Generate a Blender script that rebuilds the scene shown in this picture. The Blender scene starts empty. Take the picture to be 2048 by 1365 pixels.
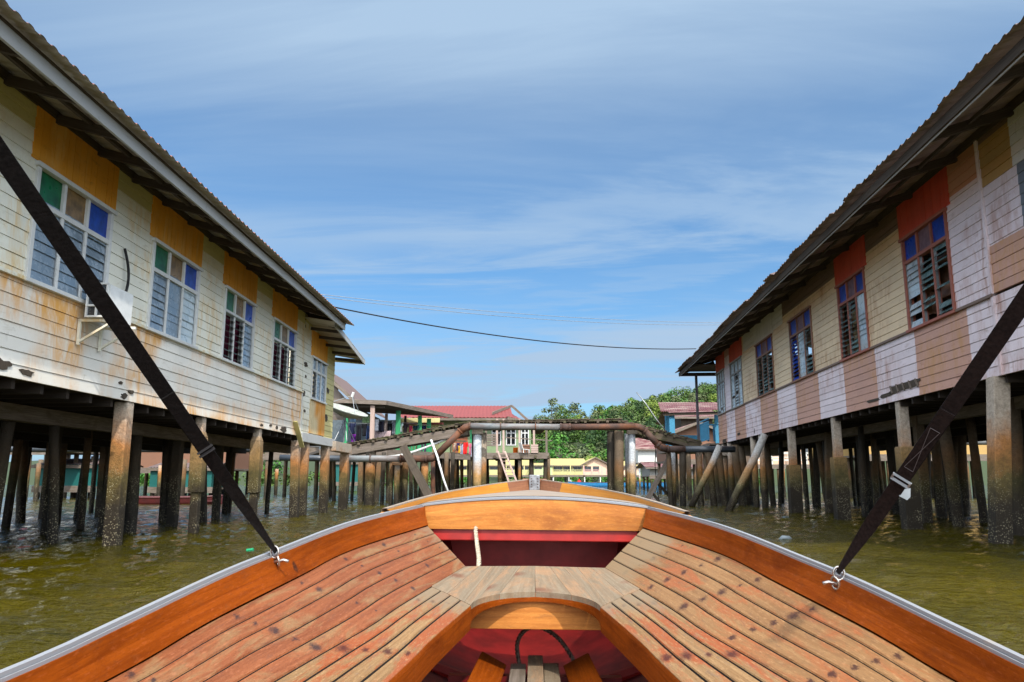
import bpy, math, random
from mathutils import Vector, Matrix, noise as mnoise
random.seed(7)
sc = bpy.context.scene
col = sc.collection
R = math.radians

# ------------------------------------------------------------------ camera
EYE = 1.0                        # eye height above the water
FPX, HZ = 1570.0, 963.0          # focal length and horizon row on the 2048 px wide photograph
PITCH = math.atan((HZ - 682.5) / FPX)
cam_data = bpy.data.cameras.new('camera')
cam_data.sensor_width = 36.0
cam_data.lens = 36.0 * FPX / 2048.0
cam_data.clip_start = 0.05
cam_data.clip_end = 5000.0
cam = bpy.data.objects.new('camera', cam_data)
col.objects.link(cam)
cam.location = (0, 0, EYE)
cam.rotation_euler = (R(90) + PITCH, 0, 0)
sc.camera = cam

# ------------------------------------------------------------------ world and sun
SUN = Vector((0.36, -0.85, 0.95)).normalized()
w = bpy.data.worlds.new('World'); sc.world = w; w.use_nodes = True
nt = w.node_tree; nt.nodes.clear()
def wn(t, **k):
    n = nt.nodes.new(t)
    for a, b in k.items(): setattr(n, a, b)
    return n
sky = wn('ShaderNodeTexSky', sky_type='NISHITA', sun_disc=False)
sky.sun_elevation = math.asin(SUN.z); sky.sun_rotation = math.atan2(SUN.x, SUN.y)
sky.air_density = 1.0; sky.dust_density = 0.6; sky.ozone_density = 2.0
tc = wn('ShaderNodeTexCoord')
sep = wn('ShaderNodeSeparateXYZ'); nt.links.new(tc.outputs['Generated'], sep.inputs[0])
zz = wn('ShaderNodeMath', operation='MAXIMUM'); nt.links.new(sep.outputs['Z'], zz.inputs[0]); zz.inputs[1].default_value = 0.0
zp = wn('ShaderNodeMath', operation='ADD'); nt.links.new(zz.outputs[0], zp.inputs[0]); zp.inputs[1].default_value = 0.16
dx = wn('ShaderNodeMath', operation='DIVIDE'); nt.links.new(sep.outputs['X'], dx.inputs[0]); nt.links.new(zp.outputs[0], dx.inputs[1])
dy = wn('ShaderNodeMath', operation='DIVIDE'); nt.links.new(sep.outputs['Y'], dy.inputs[0]); nt.links.new(zp.outputs[0], dy.inputs[1])
cb = wn('ShaderNodeCombineXYZ'); nt.links.new(dx.outputs[0], cb.inputs[0]); nt.links.new(dy.outputs[0], cb.inputs[1])
def cloud(scale, rot, sx, sy, lo, hi, loc, detail=6.0, rough=0.55, dist=0.6):
    mp = wn('ShaderNodeMapping'); mp.inputs['Rotation'].default_value = (0, 0, R(rot)); mp.inputs['Scale'].default_value = (sx, sy, 1)
    mp.inputs['Location'].default_value = loc
    nt.links.new(cb.outputs[0], mp.inputs[0])
    nz = wn('ShaderNodeTexNoise'); nz.inputs['Scale'].default_value = scale; nz.inputs['Detail'].default_value = detail
    nz.inputs['Roughness'].default_value = rough; nz.inputs['Distortion'].default_value = dist
    nt.links.new(mp.outputs[0], nz.inputs['Vector'])
    mr = wn('ShaderNodeMapRange', interpolation_type='SMOOTHSTEP'); mr.inputs[1].default_value = lo; mr.inputs[2].default_value = hi
    nt.links.new(nz.outputs[0], mr.inputs[0])
    return mr.outputs[0]
c1 = cloud(0.60, 24, 0.42, 1.3, 0.34, 0.70, (1.3, 0.1, 0), 6.0, .55, .9)
c2 = cloud(1.6, 20, 0.34, 1.5, 0.40, 0.72, (4.2, 1.6, 0), 9.0, 0.62, 1.0)
mx = wn('ShaderNodeMath', operation='MULTIPLY_ADD'); nt.links.new(c1, mx.inputs[0]); mx.inputs[1].default_value = 0.38
m2 = wn('ShaderNodeMath', operation='MULTIPLY'); nt.links.new(c2, m2.inputs[0]); m2.inputs[1].default_value = 0.22
nt.links.new(m2.outputs[0], mx.inputs[2])
# thin veil that thickens towards the zenith and right at the horizon
vz = wn('ShaderNodeMapRange', interpolation_type='SMOOTHSTEP'); nt.links.new(sep.outputs['Z'], vz.inputs[0])
vz.inputs[1].default_value = 0.33; vz.inputs[2].default_value = 0.55; vz.inputs[3].default_value = 0.0; vz.inputs[4].default_value = 0.66
vh = wn('ShaderNodeMapRange', interpolation_type='SMOOTHSTEP'); nt.links.new(sep.outputs['Z'], vh.inputs[0])
vh.inputs[1].default_value = 0.22; vh.inputs[2].default_value = 0.03; vh.inputs[3].default_value = 0.0; vh.inputs[4].default_value = 0.50
ad = wn('ShaderNodeMath', operation='ADD'); nt.links.new(mx.outputs[0], ad.inputs[0]); nt.links.new(vz.outputs[0], ad.inputs[1])
ad2 = wn('ShaderNodeMath', operation='ADD', use_clamp=True); nt.links.new(ad.outputs[0], ad2.inputs[0]); nt.links.new(vh.outputs[0], ad2.inputs[1])
# two long bright streaks low over the channel, tilted and broken up by the cloud noise
tz = wn('ShaderNodeMath', operation='MULTIPLY_ADD'); nt.links.new(sep.outputs['X'], tz.inputs[0]); tz.inputs[1].default_value = -0.13; nt.links.new(sep.outputs['Z'], tz.inputs[2])
tn = wn('ShaderNodeMath', operation='MULTIPLY_ADD'); nt.links.new(c2, tn.inputs[0]); tn.inputs[1].default_value = 0.085; nt.links.new(tz.outputs[0], tn.inputs[2])
def band(c, w_, amp):
    a = wn('ShaderNodeMath', operation='SUBTRACT'); nt.links.new(tn.outputs[0], a.inputs[0]); a.inputs[1].default_value = c
    b = wn('ShaderNodeMath', operation='ABSOLUTE'); nt.links.new(a.outputs[0], b.inputs[0])
    m = wn('ShaderNodeMapRange', interpolation_type='SMOOTHSTEP'); nt.links.new(b.outputs[0], m.inputs[0]); m.inputs[1].default_value = w_; m.inputs[2].default_value = 0.0; m.inputs[3].default_value = 0.0; m.inputs[4].default_value = amp
    return m.outputs[0]
last = ad2.outputs[0]
for c_, w_, a_ in ((0.33, 0.06, 0.55), (0.15, 0.07, 0.85), (0.235, 0.025, 0.30)):
    ml = wn('ShaderNodeMath', operation='MULTIPLY_ADD'); nt.links.new(c1, ml.inputs[0]); ml.inputs[1].default_value = 0.6; ml.inputs[2].default_value = 0.55
    mm = wn('ShaderNodeMath', operation='MULTIPLY'); nt.links.new(ml.outputs[0], mm.inputs[0]); nt.links.new(band(c_, w_, a_), mm.inputs[1])
    aa = wn('ShaderNodeMath', operation='ADD', use_clamp=True); nt.links.new(last, aa.inputs[0]); nt.links.new(mm.outputs[0], aa.inputs[1]); last = aa.outputs[0]
mc = wn('ShaderNodeMix', data_type='RGBA'); nt.links.new(last, mc.inputs[0])
tint = wn('ShaderNodeMix', data_type='RGBA', blend_type='MULTIPLY'); tint.inputs[0].default_value = 1.0
nt.links.new(sky.outputs[0], tint.inputs[6]); tint.inputs[7].default_value = (0.34, 0.60, 0.76, 1)
nt.links.new(tint.outputs[2], mc.inputs[6]); mc.inputs[7].default_value = (2.1, 2.9, 3.9, 1)
# unseen glow added to the sky behind the camera, brightens the house walls
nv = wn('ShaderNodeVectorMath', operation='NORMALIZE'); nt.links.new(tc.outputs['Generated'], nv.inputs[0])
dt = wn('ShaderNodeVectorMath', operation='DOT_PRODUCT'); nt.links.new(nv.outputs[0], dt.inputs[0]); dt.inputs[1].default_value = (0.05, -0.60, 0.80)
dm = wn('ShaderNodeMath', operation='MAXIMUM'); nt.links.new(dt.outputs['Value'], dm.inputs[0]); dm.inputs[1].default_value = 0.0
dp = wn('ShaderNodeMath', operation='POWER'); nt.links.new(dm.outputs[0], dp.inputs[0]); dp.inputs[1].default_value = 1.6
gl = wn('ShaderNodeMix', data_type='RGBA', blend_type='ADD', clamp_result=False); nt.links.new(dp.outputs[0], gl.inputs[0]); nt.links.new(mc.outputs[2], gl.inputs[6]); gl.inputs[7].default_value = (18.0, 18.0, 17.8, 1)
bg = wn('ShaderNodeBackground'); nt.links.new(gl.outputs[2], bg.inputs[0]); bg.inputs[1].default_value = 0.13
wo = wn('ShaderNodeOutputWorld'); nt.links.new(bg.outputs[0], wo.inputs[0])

sd = bpy.data.lights.new('sun', 'SUN'); sd.energy = 2.7; sd.angle = R(0.8); sd.color = (1.0, 0.93, 0.82)
so = bpy.data.objects.new('sun', sd); col.objects.link(so); so.rotation_euler = SUN.to_track_quat('Z', 'Y').to_euler()
sc.view_settings.view_transform = 'Standard'; sc.view_settings.look = 'None'
sc.view_settings.exposure = 0.66; sc.view_settings.gamma = 1.0; sc.view_settings.use_curve_mapping = False
sc.render.engine = 'CYCLES'

# ------------------------------------------------------------------ helpers
def ray(px, py):
    u = (px - 1024) / FPX; v = -(py - 682.5) / FPX
    return Vector((u, math.cos(PITCH) - v * math.sin(PITCH), math.sin(PITCH) + v * math.cos(PITCH)))
def at(px, py, Y):               # point of the scene seen at a pixel, Y metres ahead
    r = ray(px, py); return Vector((0, 0, EYE)) + r * (Y / r.y)
def X(px, Y, py=900): return at(px, py, Y).x
def Z(py, Y): return at(1024, py, Y).z

class MB:
    def __init__(s): s.v = []; s.f = []; s.m = []; s.uv = []; s.uv2 = {}
    def add(s, vs, fs, mat=0, uvs=None):
        b = len(s.v); s.v += [tuple(p) for p in vs]
        for i, f in enumerate(fs):
            s.f.append([b + k for k in f]); s.m.append(mat)
            s.uv.append(uvs[i] if uvs else [(vs[k][0], vs[k][1]) for k in f])
        return s
    def bar(s, p0, p1, w, h, up=(0, 0, 1), mat=0, w1=None, h1=None):
        p0 = Vector(p0); p1 = Vector(p1); d = p1 - p0; L = d.length; d.normalize()
        up = Vector(up)
        if abs(d.dot(up)) > 0.98: up = Vector((0, 1, 0)) if abs(d.y) < 0.9 else Vector((1, 0, 0))
        a = d.cross(up).normalized(); b = a.cross(d).normalized()
        w1 = w if w1 is None else w1; h1 = h if h1 is None else h1
        vs = []
        for p, ww, hh in ((p0, w, h), (p1, w1, h1)):
            for i, j in ((-1, -1), (1, -1), (1, 1), (-1, 1)): vs.append(p + a * (i * ww / 2) + b * (j * hh / 2))
        o = random.random() * 20; q = random.random() * 20
        side = [(0, 1, 5, 4), (1, 2, 6, 5), (2, 3, 7, 6), (3, 0, 4, 7)]
        uvs = []; off = 0
        for k, f in enumerate(side):
            wd = w if k % 2 == 0 else h
            uvs.append([(o, q + off), (o, q + off + wd), (o + L, q + off + wd), (o + L, q + off)]); off += wd
        for e in range(2): uvs.append([(o, q), (o + .01, q), (o + .01, q + .01), (o, q + .01)])
        s.add(vs, side + [(3, 2, 1, 0), (4, 5, 6, 7)], mat, uvs); return s
    def box(s, x0, x1, y0, y1, z0, z1, mat=0):
        ex = [abs(x1 - x0), abs(y1 - y0), abs(z1 - z0)]; k = ex.index(max(ex))
        cx, cy, cz = (x0 + x1) / 2, (y0 + y1) / 2, (z0 + z1) / 2
        if k == 0: return s.bar((x0, cy, cz), (x1, cy, cz), ex[1], ex[2], (0, 0, 1), mat)
        if k == 1: return s.bar((cx, y0, cz), (cx, y1, cz), ex[0], ex[2], (0, 0, 1), mat)
        return s.bar((cx, cy, z0), (cx, cy, z1), ex[0], ex[1], (0, 1, 0), mat)
    def tube(s, pts, rs, n=10, mat=0, cap=True, jit=0.0):
        pts = [Vector(p) for p in pts]
        if not hasattr(rs, '__len__'): rs = [rs] * len(pts)
        rings = []; acc = 0; o = random.random() * 20; prev = None
        for i, p in enumerate(pts):
            d = (pts[min(i + 1, len(pts) - 1)] - pts[max(i - 1, 0)]).normalized()
            if prev is None:
                up = Vector((0, 0, 1)) if abs(d.z) < 0.9 else Vector((1, 0, 0))
                a = d.cross(up).normalized()
            else: a = (prev - d * prev.dot(d)).normalized()
            prev = a; b = d.cross(a).normalized()
            if i: acc += (p - pts[i - 1]).length
            ring = []
            for k in range(n):
                t = 2 * math.pi * k / n; r = rs[i] * (1 + random.uniform(-jit, jit))
                ring.append((p + a * math.cos(t) * r + b * math.sin(t) * r, acc, t * rs[i]))
            rings.append(ring)
        vs = [q[0] for r_ in rings for q in r_]; fs = []; uvs = []
        for i in range(len(pts) - 1):
            for k in range(n):
                k2 = (k + 1) % n
                fs.append((i * n + k, i * n + k2, (i + 1) * n + k2, (i + 1) * n + k))
                v0 = rings[i][k][2]; v1 = v0 + 2 * math.pi / n * rs[i]
                uvs.append([(o + rings[i][k][1], v0), (o + rings[i][k][1], v1), (o + rings[i + 1][k][1], v1), (o + rings[i + 1][k][1], v0)])
        if cap:
            fs.append(tuple(range(n - 1, -1, -1))); uvs.append([(o, 0)] * n)
            fs.append(tuple((len(pts) - 1) * n + k for k in range(n))); uvs.append([(o, 0)] * n)
        s.add(vs, fs, mat, uvs); return s
    def grid(s, rows, mat=0, uvs=None, flip=False):
        """rows: list of lists of points"""
        n = len(rows[0]); vs = [p for r_ in rows for p in r_]; fs = []; uu = []
        for i in range(len(rows) - 1):
            for j in range(n - 1):
                f = [i * n + j, i * n + j + 1, (i + 1) * n + j + 1, (i + 1) * n + j]
                if flip: f.reverse()
                fs.append(tuple(f))
                if uvs: uu.append([uvs[k // n][k % n] for k in f])
        s.add(vs, fs, mat, uu if uvs else None); return s
    def build(s, name, mats, parent=None, smooth=False, bevel=0.0, solid=0.0):
        me = bpy.data.meshes.new(name)
        me.from_pydata([tuple(p) for p in s.v], [], s.f)
        if not isinstance(mats, (list, tuple)): mats = [mats]
        for m_ in mats: me.materials.append(m_)
        me.polygons.foreach_set('material_index', s.m)
        ul = me.uv_layers.new(name='UVMap'); flat = [c for f in s.uv for uv in f for c in uv]
        ul.data.foreach_set('uv', flat)
        if s.uv2:
            u2 = me.uv_layers.new(name='Nails'); u2.data.foreach_set('uv', [c for f in s.f for k in f for c in s.uv2.get(k, (0, 0))])
        if smooth: me.polygons.foreach_set('use_smooth', [True] * len(s.f))
        me.update()
        o = bpy.data.objects.new(name, me); col.objects.link(o)
        if parent: o.parent = parent
        if bevel:
            b = o.modifiers.new('b', 'BEVEL'); b.width = bevel; b.segments = 2; b.limit_method = 'ANGLE'; b.angle_limit = R(40)
        if solid:
            b = o.modifiers.new('s', 'SOLIDIFY'); b.thickness = solid; b.offset = 0
        return o
def tag(o, label=None, cat=None, group=None, kind=None):
    if label: o['label'] = label
    if cat: o['category'] = cat
    if group: o['group'] = group
    if kind: o['kind'] = kind
    return o
def empty(name, loc=(0, 0, 0), rz=0.0, label=None, cat=None, group=None):
    o = bpy.data.objects.new(name, None); col.objects.link(o); o.location = loc; o.rotation_euler = (0, 0, rz); o.empty_display_size = 0.1
    return tag(o, label, cat, group)
def kids(o): return [c for c in bpy.data.objects if c.parent == o]
def copy_tree(o, parent=None):
    c = o.copy(); col.objects.link(c); c.parent = parent
    for ch in kids(o):
        if ch is not c: copy_tree(ch, c)
    return c

# ------------------------------------------------------------------ materials
class NT:
    def __init__(s, name):
        s.m = bpy.data.materials.new(name); s.m.use_nodes = True; s.t = s.m.node_tree
        s.b = s.t.nodes['Principled BSDF']; s.c = s.t.nodes.new('ShaderNodeTexCoord')
        s.g = s.t.nodes.new('ShaderNodeNewGeometry')
    def n(s, t, **k):
        x = s.t.nodes.new(t)
        for a, b in k.items(): setattr(x, a, b)
        return x
    def l(s, a, b): s.t.links.new(a, b)
    def mapv(s, src, scale, loc=(0, 0, 0), rot=(0, 0, 0)):
        x = s.n('ShaderNodeMapping'); x.inputs['Scale'].default_value = scale; x.inputs['Location'].default_value = loc
        x.inputs['Rotation'].default_value = rot; s.l(src, x.inputs[0]); return x.outputs[0]
    def noise(s, vec, scale=1, detail=4, rough=.55, dist=0, col=False):
        x = s.n('ShaderNodeTexNoise'); x.inputs['Scale'].default_value = scale; x.inputs['Detail'].default_value = detail
        x.inputs['Roughness'].default_value = rough; x.inputs['Distortion'].default_value = dist
        s.l(vec, x.inputs['Vector']); return x.outputs[1 if col else 0]
    def rng(s, v, lo, hi, a=0., b=1.):
        x = s.n('ShaderNodeMapRange', interpolation_type='SMOOTHSTEP'); s.l(v, x.inputs[0])
        for i, q in enumerate((lo, hi, a, b)): x.inputs[i + 1].default_value = q
        return x.outputs[0]
    def mix(s, f, a, b, mode='MIX'):
        x = s.n('ShaderNodeMix', data_type='RGBA', blend_type=mode)
        for sock, val in ((x.inputs[0], f), (x.inputs[6], a), (x.inputs[7], b)):
            if isinstance(val, bpy.types.NodeSocket): s.l(val, sock)
            elif isinstance(val, (int, float)): sock.default_value = val
            else: sock.default_value = tuple(val) + (1,) if len(val) == 3 else val
        return x.outputs[2]
    def math(s, op, a, b=0.0, c=None):
        x = s.n('ShaderNodeMath', operation=op)
        for i, val in enumerate((a, b, c)):
            if val is None: continue
            if isinstance(val, bpy.types.NodeSocket): s.l(val, x.inputs[i])
            else: x.inputs[i].default_value = val
        return x.outputs[0]
    def bump(s, h, strength=.3, dist=.01, prev=None):
        x = s.n('ShaderNodeBump'); x.inputs['Strength'].default_value = strength; x.inputs['Distance'].default_value = dist
        s.l(h, x.inputs['Height'])
        if prev: s.l(prev, x.inputs['Normal'])
        return x.outputs[0]
    def done(s, colr=None, rough=.6, normal=None, spec=.5, metal=0, **k):
        if colr is not None:
            if isinstance(colr, bpy.types.NodeSocket): s.l(colr, s.b.inputs['Base Color'])
            else: s.b.inputs['Base Color'].default_value = tuple(colr) + (1,)
        if isinstance(rough, bpy.types.NodeSocket): s.l(rough, s.b.inputs['Roughness'])
        else: s.b.inputs['Roughness'].default_value = rough
        if normal: s.l(normal, s.b.inputs['Normal'])
        s.b.inputs['Specular IOR Level'].default_value = spec; s.b.inputs['Metallic'].default_value = metal
        return s.m

def uv_sep(n, uv):
    x = n.n('ShaderNodeSeparateXYZ'); n.l(uv, x.inputs[0]); return x.outputs[1]
def wood(name, a, b, rough=.55, grain=1.0, blotch=None, bl=(.5, .7), spots=None, bump=.25, spec=.35, dirt=None, coat=0, spotr=(.05, .11), spotsc=3.4, nails=None, speck=0.0, worn=None):
    n = NT(name); uv = n.c.outputs['UV']
    g = n.noise(n.mapv(uv, (2.2 * grain, 55 * grain, 1)), 1, 6, .62, .6)
    g2 = n.noise(n.mapv(uv, (.8, 9, 1), (3, 7, 0)), 1, 4, .5, .4)
    c = n.mix(n.rng(g, .3, .7), a, b)
    c = n.mix(n.rng(g2, .35, .75, 0, .45), c, [q * .62 for q in a])
    if blotch:
        bb = n.noise(n.mapv(uv, (1.6, 5.5, 1), (11, 3, 0)), 1.3, 6, .68, .8)
        c = n.mix(n.rng(bb, bl[0], bl[1], 0, .9), c, blotch)
    if dirt:
        bb = n.noise(n.mapv(uv, (9, 30, 1), (1, 13, 0)), 1, 4, .75)
        c = n.mix(n.rng(bb, .52, .72, 0, .55), c, dirt)
    if spots:
        wv = n.noise(uv, 30, 3, .6, 0, True)
        mv = n.n('ShaderNodeVectorMath', operation='MULTIPLY_ADD'); n.l(wv, mv.inputs[0]); mv.inputs[1].default_value = (.03, .03, 0); n.l(uv, mv.inputs[2])
        vo = n.n('ShaderNodeTexVoronoi'); vo.inputs['Scale'].default_value = spotsc; n.l(mv.outputs[0], vo.inputs['Vector'])
        c = n.mix(n.rng(vo.outputs['Distance'], spotr[1], spotr[0], 0, .9), c, spots)
    if speck:
        sp = n.noise(n.mapv(uv, (70, 260, 1)), 1, 4, .75); c = n.mix(n.rng(sp, .50, .70, 0, speck), c, [q * .42 for q in a])
        sp2 = n.noise(n.mapv(uv, (30, 120, 1), (5, 5, 0)), 1, 4, .7); c = n.mix(n.rng(sp2, .52, .72, 0, speck * .8), c, [min(.9, q * 1.5 + .03) for q in b])
    if nails:
        nu = n.n('ShaderNodeUVMap'); nu.uv_map = 'Nails'; ss = n.n('ShaderNodeSeparateXYZ'); n.l(nu.outputs[0], ss.inputs[0])
        per = nails[0]; k = n.math('DIVIDE', ss.outputs[0], per); cell = n.math('FLOOR', k); fr = n.math('MULTIPLY', n.math('SUBTRACT', n.math('FRACT', k), .5), per)
        wn_ = n.n('ShaderNodeTexWhiteNoise', noise_dimensions='2D'); cm = n.n('ShaderNodeCombineXYZ'); n.l(cell, cm.inputs[0]); n.l(n.math('FLOOR', n.math('MULTIPLY', uv_sep(n, uv), .2)), cm.inputs[1]); n.l(cm.outputs[0], wn_.inputs[0])
        d2 = n.math('SQRT', n.math('ADD', n.math('MULTIPLY', fr, fr), n.math('MULTIPLY', ss.outputs[1], ss.outputs[1])))
        wob = n.noise(n.mapv(uv, (40, 55, 1)), 1, 5, .7); d3 = n.math('MULTIPLY_ADD', n.math('SUBTRACT', wob, .5), nails[1] * 2.4, d2)
        rr = n.math('MULTIPLY_ADD', wn_.outputs[0], nails[1] * 1.2, nails[1] * .35)
        f = n.n('ShaderNodeMapRange', interpolation_type='SMOOTHSTEP'); n.l(d3, f.inputs[0]); n.l(rr, f.inputs[1]); n.l(n.math('MULTIPLY', rr, .15), f.inputs[2]); f.inputs[4].default_value = .88
        c = n.mix(f.outputs[0], c, nails[2])
    if worn:       # varnish worn off down to bare wood round the front platform; a patch fixed to the deck
        so_ = n.n('ShaderNodeSeparateXYZ'); n.l(n.c.outputs['Object'], so_.inputs[0]); wz = n.noise(n.mapv(uv, (5, 22, 1)), 1, 6, .7)
        v_ = n.math('MULTIPLY_ADD', wz, .9, n.math('MULTIPLY_ADD', n.math('ABSOLUTE', so_.outputs[0]), -worn[1], so_.outputs[1])); c = n.mix(n.rng(v_, worn[0], worn[0] + .35, 0, .85), c, worn[2])
    nm = n.bump(g, bump, .004)
    n.done(c, rough, nm, spec)
    if coat: n.b.inputs['Coat Weight'].default_value = coat; n.b.inputs['Coat Roughness'].default_value = .25
    return n.m

def painted(name, base, dirt=(.18, .15, .09), amt=.5, streak=None, st=(.55, .75), rough=.6, under=None, vert=False, ax=0):
    """old paint on boards; object space, streaks run down the wall"""
    n = NT(name); oc = n.c.outputs['Object']
    big = n.noise(oc, .9, 5, .6, .3)
    c = n.mix(n.rng(big, .35, .7, 0, .55), base, [q * .80 + .02 for q in base])
    if under is not None:
        sp = n.n('ShaderNodeSeparateXYZ'); n.l(oc, sp.inputs[0])
    fine = n.noise(n.mapv(oc, (9, 9, 4.2), (.3, .7, .2), (.35, .2, .1)), 1, 6, .7, 1.2)
    c = n.mix(n.rng(fine, .56, .80, 0, amt * .8), c, dirt)
    grime = n.noise(n.mapv(oc, (1.2, 1.2, 5)), 2.4, 6, .7, .5)
    c = n.mix(n.rng(grime, .54, .78, 0, amt * .9), c, [q * 1.3 for q in dirt])
    uvs_ = n.n('ShaderNodeSeparateXYZ'); n.l(n.c.outputs['UV'], uvs_.inputs[0]); fl = n.math('FLOOR', uvs_.outputs[1]); seg_ = n.math('FLOOR', n.math('DIVIDE', uvs_.outputs[0], 2.7))
    cmb = n.n('ShaderNodeCombineXYZ'); n.l(fl, cmb.inputs[0]); n.l(seg_, cmb.inputs[1]); w2 = n.n('ShaderNodeTexWhiteNoise', noise_dimensions='2D'); n.l(cmb.outputs[0], w2.inputs[0])
    c = n.mix(n.math('MULTIPLY', w2.outputs[0], .30 if amt > .55 else .15), c, [q * .62 for q in base])
    if streak:
        s1 = n.noise(n.mapv(oc, (4.5, 4.5, 1.1), (2, 5, 1), (.12, .05, 0)), 1, 7, .72, .9)
        s2 = n.noise(n.mapv(oc, (.55, .55, .8), (8, 1, 3)), 1, 2, .5)
        f = n.math('MULTIPLY', n.rng(s1, st[0] - .12, st[1]), n.rng(s2, .42, .60))
        c = n.mix(f, c, streak)
    vor = n.noise(oc, 70, 2, .5)
    nm = n.bump(vor, .08, .0015)
    return n.done(c, rough, nm, .3)

def plain(name, c, rough=.5, metal=0, spec=.5, var=.18, sc_=6, bump=.1):
    n = NT(name); v = n.noise(n.c.outputs['Object'], sc_, 5, .6)
    cc = n.mix(n.rng(v, .3, .75), c, [q * (1 - var * 2) for q in c])
    return n.done(cc, n.rng(v, .2, .8, rough * .85, min(1, rough * 1.2)), n.bump(v, bump, .01) if bump else None, spec, metal)

def pilemat(name, top, rust=(.40, .20, .07), algae=(.16, .14, .035), wet=(.022, .016, .010), z=(2.0, 1.35, .75, .35), white=0):
    n = NT(name); sp = n.n('ShaderNodeSeparateXYZ'); n.l(n.g.outputs['Position'], sp.inputs[0])
    nz = n.noise(n.g.outputs['Position'], 2.6, 5, .65); nf = n.noise(n.g.outputs['Position'], 17, 6, .75, .6)
    zz_ = n.math('MULTIPLY_ADD', nz, 1.0, n.math('SUBTRACT', sp.outputs[2], .5))
    cr = n.n('ShaderNodeValToRGB'); n.l(n.math('MULTIPLY', zz_, .33), cr.inputs[0]); e = cr.color_ramp.elements
    e[0].position = 0; e[0].color = wet + (1,); e[1].position = z[3] * .33; e[1].color = tuple(q * 1.6 for q in wet) + (1,)
    for p, c_ in ((z[2], algae), (z[1], rust), (z[0], top)):
        x = e.new(min(.99, p * .33)); x.color = tuple(c_) + (1,)
    c = n.mix(n.rng(nf, .35, .72, 0, .75), cr.outputs[0], n.mix(.65, cr.outputs[0], (.02, .018, .012)))
    bar_ = n.n('ShaderNodeTexVoronoi'); bar_.inputs['Scale'].default_value = 34; n.l(n.g.outputs['Position'], bar_.inputs['Vector'])
    zmask = n.math('MULTIPLY', n.rng(sp.outputs[2], 1.4, .9), n.rng(nz, .42, .62))
    c = n.mix(n.math('MULTIPLY', zmask, n.rng(bar_.outputs['Distance'], .36, .18, 0, .8)), c, (.42, .37, .24))
    nm = n.bump(nf, .6, .02); nm = n.bump(bar_.outputs['Distance'], .4, .012, nm)
    return n.done(c, .75, nm, .3)

def corr(name, c, rust=(.16, .07, .035), amt=.5, rough=.5, metal=0.0):
    n = NT(name); oc = n.c.outputs['Object']
    a = n.noise(n.mapv(oc, (.7, 3, 1)), 1.1, 6, .65, .4); b = n.noise(oc, 18, 4, .7)
    cc = n.mix(n.rng(a, .42, .7, 0, amt), c, rust); cc = n.mix(n.rng(b, .5, .75, 0, .4), cc, [q * .5 for q in c])
    return n.done(cc, rough, n.bump(b, .15, .004), .4, metal)

def glass(name, tint, rough=.08, dirt=(.30, .36, .42), amt=.5):
    n = NT(name); v = n.noise(n.c.outputs['Object'], 5, 5, .65); v2 = n.noise(n.c.outputs['Object'], 1.1, 2, .5)
    c = n.mix(n.rng(v, .35, .7, 0, amt), tint, dirt); c = n.mix(n.rng(v2, .35, .65, 0, .5), c, [q * .45 for q in tint])
    return n.done(c, n.rng(v, .3, .7, rough, rough + .25), n.bump(v, .05, .01), .8)

def leaf(name, a, b, c_):
    n = NT(name); v = n.noise(n.g.outputs['Position'], .045, 3, .6)
    cc = n.mix(n.g.outputs['Random Per Island'], a, b); cc = n.mix(n.rng(v, .4, .62), cc, c_)
    n.done(cc, .6, None, .25); return n.m
# ------------------------------------------------------------------ material set
m_fac_w = painted('white_fascia_paint', (.46, .47, .47), (.16, .15, .12), .6)
m_side_l = painted('cream_board_paint', (.82, .81, .70), (.24, .20, .10), .6, (.66, .45, .16), (.52, .72))
m_side_ly = painted('yellowed_board_paint', (.62, .55, .24), (.20, .16, .07), .6)
m_side_low = painted('stained_cream_board_paint', (.83, .80, .73), (.26, .21, .12), .6, (.70, .36, .09), (.42, .66))
m_orange = painted('orange_board_paint', (.80, .34, .02), (.20, .08, .01), .7, (.74, .40, .10), (.5, .7))
m_red = painted('red_board_paint', (.62, .085, .045), (.14, .03, .02), .6)
m_cream = painted('warm_cream_board_paint', (.80, .62, .40), (.28, .18, .10), .6, (.45, .25, .12), (.5, .75))
m_lilac = painted('pale_lilac_board_paint', (.82, .71, .74), (.28, .20, .17), .75, (.42, .22, .16), (.5, .75))
m_brown = painted('pink_brown_board_paint', (.58, .33, .25), (.22, .09, .05), .8, (.5, .26, .10), (.5, .75))
m_greybr = painted('grey_brown_board_paint', (.20, .135, .10), (.08, .05, .04), .6)
m_slate = painted('slate_patch_paint', (.16, .18, .21), (.06, .06, .07), .6)
m_ochre = painted('ochre_patch_paint', (.48, .30, .10), (.25, .14, .05), .6)
m_white = painted('old_white_paint', (.66, .66, .62), (.24, .21, .16), .7)
m_frame_w = painted('white_frame_paint', (.68, .69, .68), (.24, .22, .2), .6)
m_frame_r = painted('salmon_frame_paint', (.36, .12, .08), (.14, .06, .04), .7)
m_frame_b = painted('brown_frame_paint', (.26, .13, .08), (.1, .05, .03), .6)
m_frame_g = painted('grey_frame_paint', (.28, .27, .25), (.12, .1, .08), .6)
m_dark = wood('dark_timber', (.045, .032, .022), (.09, .07, .05), .8)
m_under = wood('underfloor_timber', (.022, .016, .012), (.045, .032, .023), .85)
m_grey = wood('weathered_timber', (.12, .095, .075), (.24, .195, .165), .8, 1, (.10, .08, .05), (.45, .7))
m_mossy = wood('mossy_timber', (.065, .05, .036), (.14, .105, .075), .85, 1, (.07, .075, .022), (.46, .66))
m_pinkpost = wood('pink_grey_timber', (.36, .25, .21), (.50, .38, .33), .8)
m_sheet_u = corr('roof_sheet_underside', (.46, .42, .36), (.12, .08, .05), .5, .6)
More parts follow.
